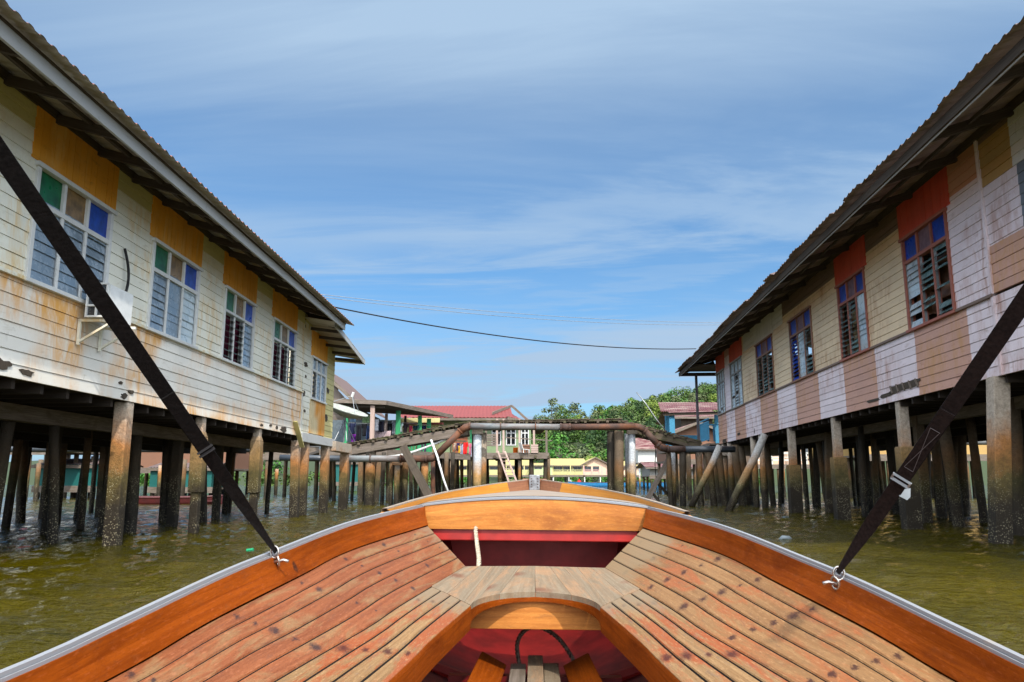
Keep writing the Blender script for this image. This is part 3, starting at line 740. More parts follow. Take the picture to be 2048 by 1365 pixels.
# ------------------------------------------------------------------ pink and cream house on the right
AZR = 4.0
hr = empty('pink_house', (8.40, 17.2, 0), -R(AZR), 'long stilt house with pink, lilac and cream patched boards and broken louvre windows', 'stilt house')
V = Wall(-1, hr)
zb, zs, zt, ztop = 2.72, 4.10, 6.0, 6.84
T0, T1 = -9.5, 20.15
stripes = [(-9.5, -6.2, m_brown), (-6.2, -4.38, m_lilac), (-4.38, -3.47, m_lilac), (-3.47, -1.3, m_brown), (-1.3, .82, m_lilac), (.82, 2.95, m_brown), (2.95, 5.03, m_lilac), (5.03, 7.3, m_brown), (7.3, 9.5, m_lilac),
           (9.5, 11.9, m_brown), (11.9, 14.4, m_lilac), (14.4, 16.4, m_brown), (16.4, 18.2, m_lilac), (18.2, T1, m_brown)]
for a, b, m in stripes: V.hboards(a, b, zb, zs - .05, m, zb)
wr = [(-3.12, -1.12), (1.04, 2.96), (5.25, 7.55), (9.68, 12.1), (14.6, 16.9), (18.25, 20.05)]
up = [(-9.5, -4.38), (-4.38, -3.12), (-1.12, 1.04), (2.96, 5.25), (7.55, 9.68), (12.1, 14.6), (16.9, 18.25), (20.05, T1)]
ZR = 3.95
V.hboards(-9.5, -6.1, zs, 4.6, m_brown, zb); V.hboards(-6.1, -4.38, zs, 4.9, m_brown, zb)
V.hboards(-9.5, -5.45, 4.6 , 4.9, m_lilac, zb); V.hboards(-9.5, -5.45, 4.9, 5.95, m_slate, zb); V.hboards(-5.45, -4.38, 4.9, 5.95, m_lilac, zb)
V.hboards(-9.5, -5.35, 5.95, ztop, m_white, zb); V.hboards(-5.35, -4.38, 5.95, ztop - .12, m_ochre, zb); V.hboards(-5.35, -4.38, ztop - .12, ztop, m_greybr, zb)
V.hboards(-4.38, -3.12, zs, 6.2, m_lilac, zb); V.hboards(-4.38, -3.12, 6.2, ztop, painted('orange_pink_board_paint', (.60, .30, .18), (.3, .14, .06), .6), zb)
for a, b in up[2:4]:
    V.hboards(a, b, zs, 6.36, m_cream, zb); V.hboards(a, b, 6.36, ztop, m_greybr, zb)
V.hboards(5.25, 7.55, zt + .06, 6.36, m_cream, zb); V.hboards(5.25, 8.3, 6.36, ztop, m_greybr, zb)
V.hboards(7.55, 9.68, zs, 6.14, m_cream, zb); V.hboards(7.55, 8.3, 6.14, 6.36, m_cream, zb); V.hboards(8.3, 9.68, 6.14, ztop, m_white, zb)
V.hboards(12.1, 14.2, zs, 6.14, m_cream, zb); V.hboards(12.1, 14.2, 6.14, ztop, m_white, zb)
V.hboards(14.2, 14.6, zs, ztop, m_cream, zb)
V.hboards(16.9, 18.25, zs, 6.5, m_lilac, zb); V.hboards(16.9, 18.25, 6.5, ztop + .05, m_brown, zb)
V.hboards(20.05, T1, zs, ztop, m_grey if False else m_lilac, zb)
V.mb.box(.02, -.07, -4.42, T1, zs - .052, zs - .004, V.mi(m_greybr))
V.mb.box(.02, -.05, -4.42, -4.34, zb, ztop, V.mi(m_lilac))
V.mb.box(8.0, 7.94, T0, T1, zb, ztop, V.mi(m_brown)); V.mb.box(.02, 7.94, T1 - .06, T1, zb, ztop + .1, V.mi(m_lilac)); V.mb.box(.02, 7.94, T0, T0 + .06, zb, ztop + .1, V.mi(m_lilac))
V.mb.build('wall', V.mats, hr)
pn = {0: m_red, 1: m_red, 4: m_red, 5: m_red, 3: m_white}
fr = [m_frame_r, m_frame_r, m_frame_b, m_frame_b, m_frame_g, m_frame_g]
random.seed(21)
for k, (a, b) in enumerate(wr):
    if k in pn:
        q = MB(); V.vboards(a - .16, b + .10, zt + .08, ztop - .01, q, .16); q.build('red_panel' if k != 3 else 'white_panel', pn[k], hr)
    tops = [m_g_blue, m_g_mauve, m_g_blue] if k < 4 else [m_glass_p] * 3
    if k == 0: lv = [(m_glass_t, 35), (m_glass_t, 30), (m_glass_p, 15)]; br = .22
    elif k == 1: lv = [(m_glass_p, 4), (m_glass_t, 45), (m_glass_t, 60)]; br = .08
    elif k == 2: lv = [(m_glass_t, 50), (m_glass_p, 5), (m_g_blue, 40)]; br = .10
    elif k == 3: lv = [(m_glass_t, 50), (m_glass_t, 45), (m_glass_t, 55)]; br = .1
    elif k == 4: lv = [(m_glass_p, 8), (m_glass_p, 30), (m_glass_p, 8)]; br = .15
    else: lv = [(m_glass_p, 10)] * 3; br = .05
    V.window(a, b, zs, zt, fr[k], tops, lv, tz=.48, broken=br, bl=.125, curtain=None)
    if k in (0, 1):
        q = MB(); rr = random.Random(k)
        for i in range(10):
            y = rr.uniform(a + .1, b - .5); z = rr.uniform(zs + .05, zt - 1.0); q.box(.16, .18 + rr.random() * .1, y, y + rr.uniform(.3, .7), z, z + rr.uniform(.2, .45))
        q.build('boarding', m_frame_b if k == 0 else m_cream, hr)
# missing board holes
q = MB(); rr = random.Random(4)
for yc, zc, ww, hh in ((-.62, 2.98, .80, .085), (.35, 2.90, .35, .04), (1.1, 2.86, .4, .03), (15.8, 2.95, .3, .05), (18.9, 2.80, .5, .08), (13.0, 2.9, .05, .12)):
    pts = []
    for k in range(18):
        a = k / 18 * 6.283; r = rr.uniform(.75, 1.1); cx = max(-1, min(1, math.cos(a) * 1.25))
        pts.append((-.036, yc + cx * ww * r, zc + max(-1, min(1, math.sin(a) * 1.3)) * hh * r))
    q = MB(); q.add(pts, [tuple(range(18))]); q.build('rotten_patch', m_dark, hr)
q = MB()
for i in range(5): q = MB(); q.bar((-.045, -1.3 + i * .32, 2.90), (-.045, -1.2 + i * .32, 3.07), .02, .04); q.build('exposed_lath', m_grey, hr)
def droop(y, d): return .045 * mnoise.noise(Vector((y * .45, 3, 0))) * (1 if d > .5 else .3) + .02 * mnoise.noise(Vector((y * 2.2, 9, 0))) * (d > .5)
corrugated(-1, -10.0, 22.9, [(1.62, 6.50), (.2, 6.95), (-4.0, 8.1), (-8.6, 6.9)], m_sheet_tr, m_sheet_ur, 'roof', hr, per=.23, amp=.028, jag=.10, droop=droop)
q = MB(); q.box(-1.40, -1.44, -10, 22.7, 6.30, 6.46); q.build('fascia', m_dark, hr, bevel=.004)
q = MB(); q.box(-1.385, -1.402, -10, 22.7, 6.275, 6.315); q.build('drip_edge', m_fac_w, hr)
q = MB(); q.box(-1.42, 6, 22.68, 22.74, 6.30, 6.48); q.build('fascia', m_dark, hr, bevel=.004)
q = MB(); q.box(-1.4, 6, T1, 22.68, 6.52, 6.55); q.build('porch_ceiling', m_dark, hr)
for i in range(18):
    y = -9.2 + i * 1.85
    q = MB(); q.bar((.3, y, 6.93), (-1.40, y, 6.40), .09, .15); q.build('rafter', m_dark, hr)
q = MB(); q.box(-.05, .03, -9.5, T1, ztop - .02, ztop + .14); q.box(-.7, -.75, -9.5, 22.5, 6.60, 6.66); q.build('wall_plate', m_dark, hr)
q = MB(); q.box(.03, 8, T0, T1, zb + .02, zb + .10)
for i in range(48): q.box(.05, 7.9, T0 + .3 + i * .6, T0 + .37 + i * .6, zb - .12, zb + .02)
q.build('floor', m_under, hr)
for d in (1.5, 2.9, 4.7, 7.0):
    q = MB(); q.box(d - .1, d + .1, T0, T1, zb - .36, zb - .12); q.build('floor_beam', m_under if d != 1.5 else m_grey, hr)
for (y, r, sl) in ((-7.9, .13, None), (-4.12, .135, None), (-.05, .105, (-.9, 1.72, .165)), (4.25, .105, (-.9, 1.62, .175)), (8.6, .11, (-.9, 1.50, .185)), (13.9, .12, None), (12.6, .11, None), (18.4, .13, None), (19.8, .12, None)):
    front_post(hr, -1, y, r, zb, m_conc, sl, d=-.12 if y > -3 else -.05, lean=((-.35 if y < -3 else 0), 0), rnd_=y > 12)
# porch at the far end
q = MB(); q.box(-.55, 3, T1, T1 + 2.6, zb - .02, zb + .05); q.box(-.55, -.47, T1, T1 + 2.6, zb - .22, zb - .02); q.build('porch_deck', m_grey, hr)
q = MB(); y0, y1 = T1 + .03, T1 + 2.45
for z in (zb + .22, zb + 1.05, zb + 1.18): q.box(-.50, -.45, y0, y1, z, z + .06)
for i in range(13): q.box(-.49, -.46, y0 + i * .2, y0 + .09 + i * .2, zb + .25, zb + 1.06)
for i in range(11): q.box(-.45 + i * .3, -.36 + i * .3, y1 - .03, y1, zb + .25, zb + 1.06)
q.box(-.5, 3, y1 - .04, y1 + .02, zb + 1.05, zb + 1.12); q.build('railing', m_blue, hr)
q = MB(); q.box(-.62, -.50, T1 + 2.5, T1 + 2.62, -1.2, 6.4); q.build('porch_post', plain('grey_porch_post', (.10, .09, .10), .6), hr)
q = MB(); q.box(-.3, 2.5, 19.4, 20.3, zb - .55, zb - .14); q.build('concrete_beam', m_conc, hr)
for (x, y) in ((-.2, 21.0), (.5, 20.9), (1.2, 21.2), (-.1, 16.5), (.4, 17.6)):
    pile('post', m_pile_t, hr, x, y, zb - .2, .16, lean=(.35, 0))
rnd = random.Random(12)
for d in (1.5, 2.9, 4.7, 6.0, 7.5):
    y = -7.5 + rnd.random()
    while y < 20:
        pile('post', rnd.choice((m_pile_d, m_pile_d, m_pile_t)), hr, d + rnd.uniform(-.3, .3), y, zb - .15, rnd.uniform(.07, .13), lean=(rnd.uniform(-.3, .3), rnd.uniform(-.15, .15)), sq=rnd.random() < .2, jit=.12)
        y += rnd.uniform(1.0, 2.1)
# ------------------------------------------------------------------ the wooden boat the picture is taken from
AXB = 1.54
w_var = wood('varnished_wood', (.185, .034, .0015), (.28, .058, .003), .6, 1.6, (.12, .02, .001), (.46, .74), (.04, .015, .008), .2, .06, (.15, .04, .01), spotr=(.07, .13), spotsc=5.0, speck=.35)
w_coam = wood('pale_varnished_wood', (.44, .15, .026), (.60, .24, .05), .5, .9, (.28, .09, .02), (.44, .70), (.12, .045, .02), .2, .25, (.25, .10, .03), spotr=(.06, .13), spotsc=4.5, speck=.3)
w_plank = wood('orange_deck_wood', (.165, .047, .016), (.25, .082, .030), .6, 1.0, (.215, .125, .056), (.48, .66), None, .35, .15, (.12, .05, .03), nails=(.46, .024, (.030, .018, .018)), speck=.55, worn=(3.75, 1.1, (.19, .125, .075)))
w_plank_r = wood('bleached_deck_wood', (.195, .095, .036), (.275, .15, .062), .6, 1.0, (.27, .08, .026), (.47, .64), None, .35, .15, (.13, .07, .04), nails=(.43, .030, (.035, .012, .010)), speck=.55, worn=(3.2, 1.2, (.21, .15, .085)))
w_slat = wood('flaking_deck_wood', (.195, .105, .042), (.285, .17, .076), .65, 1.2, (.255, .06, .018), (.46, .60), None, .4, .15, (.14, .10, .08), nails=(.72, .034, (.045, .010, .008)), speck=.6, worn=(2.95, .3, (.20, .15, .095)))
w_grey = wood('bare_grey_wood', (.175, .13, .085), (.245, .195, .135), .8, .8, (.30, .17, .09), (.48, .7), (.13, .045, .025), .3, .12, (.15, .10, .07), spotr=(.10, .34), spotsc=4.2, speck=.3)
w_fore = wood('weathered_foredeck', (.24, .19, .15), (.34, .285, .23), .7, .8, (.26, .19, .14), (.45, .7), None, .3, .25, (.2, .15, .12))
w_yel = wood('yellow_orange_bulwark', (.40, .15, .014), (.52, .22, .028), .45, 1.0, (.30, .13, .03), (.56, .74), None, .2, .4, (.3, .12, .03))
w_brn = wood('brown_stem_wood', (.16, .06, .03), (.26, .11, .05), .6)
m_trim = painted('white_gunwale_trim', (.25, .26, .28), (.25, .2, .15), .7, rough=.4)
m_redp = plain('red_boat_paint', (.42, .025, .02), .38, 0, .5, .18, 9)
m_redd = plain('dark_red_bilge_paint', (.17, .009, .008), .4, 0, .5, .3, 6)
m_rope = plain('natural_rope', (.50, .42, .32), .9, 0, .1, .25, 60)
m_rope_d = plain('dirty_rope', (.22, .16, .13), .9, 0, .1, .25, 60)
m_web = plain('black_webbing', (.007, .006, .006), .85, 0, .15, .25, 90, .3)
m_webb = plain('brown_webbing', (.016, .010, .009), .85, 0, .15, .25, 90, .3)
m_chrome = plain('worn_chrome', (.55, .50, .45), .22, .9, .5, .15, 30)
m_nail = plain('nail_head', (.05, .025, .018), .6, .3)
m_gap = plain('gap_shade_grime', (.02, .012, .008), .9)  # near-black for painted shade in the deck gaps and grime on plank edges
bt = empty('wooden_boat', (0, 0, 0), -R(AXB), 'varnished wooden river boat with slatted side decks filling the foreground', 'boat')
ROLL = R(.5); bt.rotation_euler = (0, ROLL, -R(AXB))
def bq(L, D, drop):
    v = -(HZ + D - 682.5) / FPX; rz = math.sin(PITCH) + v * math.cos(PITCH); ry = math.cos(PITCH) - v * math.sin(PITCH)
    k = -drop / rz; return (L / FPX * k, ry * k, EYE - drop)
def smooth(pts, n=40):
    P_ = [Vector(p) for p in pts]; P_ = [P_[0] * 2 - P_[1]] + P_ + [P_[-1] * 2 - P_[-2]]
    seg = [(P_[i + 1] - P_[i]).length for i in range(1, len(P_) - 2)]; tot = sum(seg); out = []
    for k in range(n + 1):
        d = tot * k / n; i = 0
        while i < len(seg) - 1 and d > seg[i]: d -= seg[i]; i += 1
        t = min(1, d / seg[i]); a, b, c, e = P_[i], P_[i + 1], P_[i + 2], P_[i + 3]
        out.append(.5 * ((2 * b) + (c - a) * t + (2 * a - 5 * b + 4 * c - e) * t * t + (3 * b - a - 3 * c + e) * t ** 3))
    return out
def at_t(curve, t):
    for a, b in zip(curve, curve[1:]):
        if a.y <= t <= b.y: return a.lerp(b, (t - a.y) / max(1e-6, b.y - a.y))
    return curve[-1] if t > curve[-1].y else curve[0]
G0 = smooth([(.90, -1.6, .66), (.90, -.2, .663), (.897, .8, .672), bq(1067, 381, .313), bq(862, 289, .292), bq(657, 194, .25), bq(540, 146, .221), bq(367, 81, .163), bq(229, 48, .130)], 60)
G = [Vector((p.x - .012, p.y, p.z - .006)) for p in G0]
O = smooth([(.865, -1.6, .575), (.867, -.2, .58), (.862, .8, .588), bq(855, 402, .391), bq(665, 292, .352), bq(476, 195, .310), bq(367, 140, .272), bq(216, 91, .236)], 60)
C1 = smooth([(.84, -1.6, .545), (.78, -.1, .548), bq(520, 402, .44), bq(333, 293, .42), bq(265, 247, .41), bq(139, 172, .40)], 60)
C2 = smooth([(.66, -1.6, .54), (.52, -.1, .545), bq(294, 402, .45), bq(209, 319, .44), bq(130, 250, .43)], 50)
def S(p, sd): return Vector((p.x * sd, p.y, p.z))
def cumlen(c):
    o = [0]
    for a, b in zip(c, c[1:]): o.append(o[-1] + (b - a).length)
    return o
def strip(A, B, th, mb, mat=0, round_=.003):
    """a plank between two curves (same count), top face plus edges"""
    n = len(A); L = cumlen(A); o = random.random() * 20; q = random.random() * 20
    rows = []; uvs = []
    for i in range(n):
        a, b = A[i], B[i]; d = (b - a); wd = d.length; d.normalize()
        rows.append([a - Vector((0, 0, th)), a - Vector((0, 0, round_)), a + d * round_, b - d * round_, b - Vector((0, 0, round_)), b - Vector((0, 0, th))])
        uvs.append([(o + L[i], q + k) for k in (0, th, th + .002, th + wd, th + wd + .002, wd + 2 * th)])
    b0 = len(mb.v)
    mb.grid(rows, mat, uvs)
    nf = 5 * (n - 1)
    for i in range(nf):
        if i % 5 in (0, 4): mb.m[-nf + i] = mat + 1
    for i in range(n):
        wd = (B[i] - A[i]).length
        for k, vv in enumerate((-wd / 2, -wd / 2, -wd / 2, wd / 2, wd / 2, wd / 2)): mb.uv2[b0 + i * 6 + k] = (L[i] + .17, vv)
    for r_ in (rows[0], rows[-1]): mb.add(r_, [tuple(range(6))], mat)
    return mb
def lerpc(A, B, u): return [a.lerp(b, u) for a, b in zip(A, B)]
def nails(mb, pts, r=.006):
    for p in pts:
        n = 8; vs = [(p.x + math.cos(k * math.pi / 4) * r, p.y + math.sin(k * math.pi / 4) * r, p.z + .0025) for k in range(n)]
        mb.add(vs, [tuple(range(n))])
for sd in (-1, 1):
    wm = w_plank if sd < 0 else w_plank_r
    # gunwale trim
    mb = MB(); rows = []; L = cumlen(G); uvs = []; 
    for i, p in enumerate(G):
        rows.append([Vector((sd * (p.x - .0015), p.y, p.z - .008)), Vector((sd * (p.x - .0015), p.y, p.z + .005)), Vector((sd * (p.x + .009), p.y, p.z + .006)), Vector((sd * (p.x + .012), p.y, p.z - .05))]); uvs.append([(L[i], k * .02) for k in range(4)])
    mb.grid(rows, 0, uvs); mb.build('gunwale_trim', m_trim, bt)
    mb = MB(); rows = []; uvs = []
    for i, p in enumerate(G):
        rows.append([Vector((sd * (p.x - .0065), p.y, p.z - .012)), Vector((sd * (p.x - .0065), p.y, p.z - .003)), Vector((sd * (p.x - .0035), p.y, p.z - .003))]); uvs.append([(L[i], k * .012) for k in range(3)])
    mb.grid(rows, 0, uvs); mb.build('gunwale_lip', m_trim, bt)
    # inner side board
    mb = MB(); rows = []; uvs = []; o = random.random() * 9
    for i in range(61):
        a = G[i] - Vector((.006, 0, .010)); b = at_t(O, a.y) + Vector((.0, 0, .001))
        rows.append([S(a, sd), S(a.lerp(b, .5) + Vector((.004, 0, 0)), sd), S(b, sd)]); h = (a - b).length; uvs.append([(o + L[i], k * h / 2) for k in range(3)])
    mb.grid(rows, 0, uvs); mb.build('side_board', w_var, bt, solid=.012)
    # five wide deck planks, a gap between each
    mb = MB(); nl = MB()
    for k in range(5):
        g = .0085; A = lerpc(O, C1, k / 5 + (g if k else .01)); B = lerpc(O, C1, (k + 1) / 5 - g)
        A = [S(p, sd) for p in A]; B = [S(p, sd) for p in B]; strip(A, B, .022, mb)
    mb.build('deck_planks', [wm, m_gap], bt)
    # narrow inner slats up to the bare joint
    e1 = at_t(C1, bq(200, 212, .405)[1]); c1s = [p for p in C1 if p.y < e1.y] + [e1]
    N = 40
    def res(c, n=N):
        Lc = cumlen(c); out = []
        for k in range(n + 1):
            d = Lc[-1] * k / n; i = 0
            while i < len(c) - 2 and Lc[i + 1] < d: i += 1
            out.append(c[i].lerp(c[i + 1], (d - Lc[i]) / max(1e-6, Lc[i + 1] - Lc[i])))
        return out
    c1r, c2r = res(c1s), res(C2)
    mb = MB()
    for k in range(4):
        A = [S(p, sd) for p in lerpc(c1r, c2r, k / 4 + .02)]; B = [S(p, sd) for p in lerpc(c1r, c2r, (k + 1) / 4 - (.018 if k < 3 else 0))]
        strip(A, B, .02, mb)
    mb.build('inner_slats', [w_slat, m_gap], bt)
    # near-black sheet under the planks, shade painted into the gaps
    mb = MB(); mb.grid([[S(a - Vector((0, 0, .045)), sd), S(b - Vector((0, 0, .045)), sd)] for a, b in zip(O, C1)]); mb.grid([[S(a - Vector((0, 0, .026)), sd), S(b - Vector((0, 0, .026)), sd)] for a, b in zip(c1r, c2r)])
    mb.build('gap_shade_sheet', m_gap, bt)
    # rim board under the inner edge
    mb = MB(); rows = []; uvs = []; Lr = cumlen(C2)
    for i, p in enumerate(C2):
        rows.append([S(p + Vector((.0, 0, -.001)), sd), S(p + Vector((-.003, 0, -.012)), sd), S(p + Vector((.0, 0, -.082)), sd), S(p + Vector((.02, 0, -.082)), sd)]); uvs.append([(Lr[i], q_) for q_ in (0, .01, .08, .1)])
    mb.grid(rows, 0, uvs); mb.build('rim_board', w_var, bt)
# bare grey front platform
fe = bq(139, 172, .40); fc = bq(0, 170, .385)
back = []
a0 = Vector(bq(130, 250, .43)); c0 = Vector(bq(0, 222, .42)); j1 = e1
for i in range(17):
    t = i / 16 * math.pi / 2; back.append(Vector((a0.x * math.sin(t), c0.y + (a0.y - c0.y) * (1 - math.cos(t)), c0.z + (a0.z - c0.z) * (1 - math.cos(t)))))
for i in range(1, 7): back.append(a0.lerp(j1, i / 6))
Lb = cumlen(back)
def bk(f):
    d = f * Lb[-1]; i = 0
    while i < len(back) - 2 and Lb[i + 1] < d: i += 1
    return back[i].lerp(back[i + 1], (d - Lb[i]) / (Lb[i + 1] - Lb[i]))
for sd in (-1, 1):
    mb = MB(); nj = 5
    fw = lambda f: Vector(fc).lerp(Vector((fe[0], fe[1], fe[2])), f)
    for j in range(nj):
        f0, f1 = j / nj, (j + 1) / nj; K = 8; g = .006; rows = []; uvs = []; o = random.random() * 9
        for i in range(K + 1):
            f = f0 + (f1 - f0) * (g + (1 - 2 * g) * i / K); a = bk(f); b = fw(f)
            col_ = []
            for q_ in range(9):
                p = b.lerp(a, q_ / 8)
                if j == nj - 1: p = p + (at_t(C1, p.y) - p) * ((i / K) ** 3) * .9
                col_.append(Vector((p.x * sd, p.y, p.z + .0015)))
            rows.append([col_[0] - Vector((0, 0, .02))] + col_ + [col_[-1] - Vector((0, 0, .02))]); uvs.append([(o + (q_ - 1) * .07, i * .012) for q_ in range(11)])
        mb.grid(rows, 0, uvs)
    mb.build('front_platform', w_grey, bt)
    mb = MB(); rows = []; uvs = []
    for i, p in enumerate(back[:17]):
        rows.append([Vector((p.x * sd, p.y + .001, p.z - .001)), Vector((p.x * sd, p.y - .001, p.z - .034 - .03 * (i / 16) ** 2)), Vector((p.x * sd, p.y + .025, p.z - .034 - .03 * (i / 16) ** 2))]); uvs.append([(Lb[i], 0), (Lb[i], .03), (Lb[i], .05)])
    mb.grid(rows, 0, uvs); mb.build('arch_rim', w_var, bt)
mb = MB(); mb.add([(-fe[0], fe[1] - .002, fe[2] - .028), (fe[0], fe[1] - .002, fe[2] - .028), (a0.x + .05, c0.y + .10, a0.z - .03), (0, c0.y + .10, c0.z - .03), (-a0.x - .05, c0.y + .10, a0.z - .03)], [(0, 1, 2, 3, 4)]); mb.build('platform_bearer', m_dark, bt)
mb = MB(); mb.box(-.45, .45, 3.16, 3.19, 1 - .56, 1 - .455); mb.build('thwart_board', w_coam, bt, bevel=.003)
# coaming across the bow
ct = bq(229, 48, .130); cbm = bq(203, 93, .262); tc_ = ct[1]
def crownz(x): return ct[2] + .046 * (1 - (x / ct[0]) ** 2)
mb = MB(); rows = []; uvs = []
for i in range(25):
    f = -1 + 2 * i / 24; xt = ct[0] * f; xb = cbm[0] * f
    zt_ = crownz(xt)
    rows.append([(xb, tc_ + .03, cbm[2]), (xb, tc_, cbm[2]), (xb + (xt - xb) * .5, tc_ - .002, (cbm[2] + zt_) / 2), (xt, tc_, zt_ - .012), (xt, tc_ + .03, zt_ - .012)]); uvs.append([(xt, k) for k in (0, .03, .1, .17, .2)])
mb.grid(rows, 0, uvs); mb.build('bow_coaming', w_coam, bt)
mb = MB(); rows = []
for i in range(25):
    xt = ct[0] * (-1 + 2 * i / 24) * 1.02; z = crownz(xt)
    rows.append([(xt, tc_ - .006, z - .012), (xt, tc_ - .006, z - .003), (xt, tc_ + .028, z + .003), (xt, tc_ + .028, z - .01)])
mb.grid(rows); mb.build('coaming_trim', m_trim, bt)
mb = MB(); mb.box(-cbm[0] * .97, cbm[0] * .97, tc_ + .02, tc_ + .05, cbm[2] - .062, cbm[2] + .01); mb.build('red_beam', m_redp, bt, bevel=.006)
mb = MB(); mb.add([(-.62, 4.95, .14), (.62, 4.95, .14), (.62, 4.95, .86), (-.62, 4.95, .86)], [(0, 1, 2, 3)]); mb.build('bulkhead', m_redp, bt)
# foredeck and bulwarks
BT = smooth([(.71, 3.82, 1 - .140), (.635, 4.4, 1 - .105), (.525, 5.0, 1 - .070), (.30, 5.9, 1 - .026), (.03, 6.46, 1.012)], 40)
BB = smooth([(.69, 3.9, 1 - .160), (.615, 4.5, 1 - .122), (.50, 5.05, 1 - .106), (.30, 5.8, 1 - .088), (.03, 6.42, .932)], 40)
mb = MB(); rows = []; uvs = []
for i in range(21):
    t = tc_ + .02 + (6.40 - tc_ - .02) * i / 20; p = at_t(BB, t); wd = min(p.x, ct[0] * 1.05 + (t - tc_) * .1)
    rows.append([(wd * f, t, p.z + (.046 * (1 - i / 20) ** .8 + .0) * (1 - f * f)) for f in [k / 6 - 1 for k in range(13)]]); uvs.append([(wd * (k / 6 - 1), t * .4) for k in range(13)])
mb.grid(rows, 0, uvs); mb.build('foredeck', w_fore, bt)
for sd in (-1, 1):
    mb = MB(); rows = []; uvs = []; L = cumlen(BT)
    for i in range(41):
        a, b = BT[i], BB[i]; rows.append([S(b, sd), S(a, sd)]); uvs.append([(L[i], 0), (L[i], .08)])
    mb.grid(rows[:35], 0, uvs[:35]); mb.grid(rows[34:], 1, uvs[34:]); mb.build('bulwark', [w_yel, w_brn], bt, solid=.006)
    mb = MB(); rows = []
    for i in range(41):
        a = BT[i]; rows.append([S(a + Vector((-.003, 0, .0)), sd), S(a + Vector((-.002, 0, .007)), sd), S(a + Vector((.022, 0, .006)), sd), S(a + Vector((.03, 0, -.035)), sd), S(a + Vector((.005, 0, -.06)), sd)])
    mb.grid(rows); mb.build('bulwark_cap', w_fore, bt)
    mb = MB(); mb.tube([S(p + Vector((.022, -.01, -.03)), sd) for p in BT], .018, 8); mb.build('rubbing_strake', w_yel, bt, smooth=True)
mb = MB(); mb.box(-.042, .042, 6.38, 6.41, .93, 1.05); mb.build('stem_plate', plain('grey_metal_plate', (.30, .31, .33), .5, .4, .4, .3, 30), bt, bevel=.004)
mb = MB()
for x in (-.025, .025):
    for z in (.955, .975, 1.0, 1.02): mb.bar((x, 6.378, z), (x, 6.384, z), .012, .006)
mb.build('bolts', m_nail, bt)
mb = MB(); mb.box(-.10, .10, 6.41, 6.5, .90, 1.02); mb.build('stem_head', w_brn, bt, bevel=.01)
# hull skins
def hull(off, zk, mat, name, flip):
    mb = MB(); rows = []
    for i in range(41):
        t = -1.6 + (6.44 + 1.6) * i / 40; g = at_t(G, t) if t < 4.0 else None
        wg = g.x if g else at_t(BT, t).x; zg = (g.z - .02) if g else at_t(BT, t).z - .05
        if name == 'inner_hull': zg = (at_t(O, t).z - .035) if t < 4.3 else at_t(BB, t).z - .03; wg = (at_t(O, t).x + .03) if t < 4.3 else at_t(BB, t).x
        if 3.8 < t < 4.4: wg = at_t(BT, t).x - .01
        wg = max(.012, wg + off); rise = max(0, (t - 4.0) / 2.44) ** 1.6
        row = []
        for f, zf in ((1, 1), (1.0, .75), (.985, .5), (.80, .22), (.42, .05), (0, 0)):
            row.append((wg * f * (1 if f in (1,) else 1 - .35 * rise * (1 - zf)), t, (zk + rise * .55) + (zg - zk - rise * .55) * zf))
        rows.append([(-x, y, z) for x, y, z in row] + [r_ for r_ in reversed(row[:-1])])
    mb.grid(rows, 0, None, flip); mb.build(name, mat, bt, smooth=True)
hull(.012, -.18, w_var, 'hull', False)
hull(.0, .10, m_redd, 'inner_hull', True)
for t in (1.2, 2.0, 2.8, 3.6):
    g = at_t(G, t)
    for sd in (-1, 1):
        mb = MB(); mb.tube([(sd * (g.x - .05) * f, t, .11 + (.5 - .11) * zf) for f, zf in ((.95, 1), (.88, .5), (.72, .25), (.4, .08), (0, .03))], .028, 6); mb.build('rib', m_redp, bt)
# floor boards
for sd in (-1, 1):
    mb = MB(); mb.bar((sd * .175, 3.42, .265), (sd * .30, .4, .265), .115, .035, (sd * -.5, 0, 1)); mb.build('floor_board', w_var, bt, bevel=.004)
for x, t1, z, m in ((-.068, 3.42, .245, m_grey), (.002, 3.50, .262, w_grey), (.066, 3.44, .245, w_grey)):
    mb = MB(); mb.bar((x, .3, z), (x * 1.0, t1, z), .062, .03); mb.build('floor_slat', m, bt, bevel=.003)
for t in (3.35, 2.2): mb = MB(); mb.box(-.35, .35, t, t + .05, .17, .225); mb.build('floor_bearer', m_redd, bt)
# eyes on the gunwale
def bw(p): # boat frame to world
    a = R(AXB); p = (p[0] * math.cos(ROLL) + p[2] * math.sin(ROLL), p[1], -p[0] * math.sin(ROLL) + p[2] * math.cos(ROLL)); return Vector((math.cos(a) * p[0] + math.sin(a) * p[1], -math.sin(a) * p[0] + math.cos(a) * p[1], p[2]))
def ring(mb, c, r, rt, nrm, stretch=1.0, ax=(0, 0, 1)):
    nrm = Vector(nrm).normalized(); a = Vector(ax); a = (a - nrm * a.dot(nrm)).normalized(); b = nrm.cross(a)
    pts = [Vector(c) + a * math.cos(t) * r * stretch + b * math.sin(t) * r for t in [k / 18 * 6.2832 for k in range(19)]]
    mb.tube(pts, rt, 8, cap=False)
hookL = at_t(G, bq(535, 143, .215)[1]); hookR = at_t(G, bq(578, 164, .223)[1])
for sd, h in ((-1, hookL), (1, hookR)):
    mb = MB(); c = Vector((sd * (h.x - .025), h.y, h.z - .025)); mb.tube([c + Vector((sd * .02, 0, 0)), c + Vector((sd * -.02, 0, .008)), c + Vector((sd * -.035, 0, .004))], .005, 8); mb.build('eye_bolt', m_chrome, bt, smooth=True)
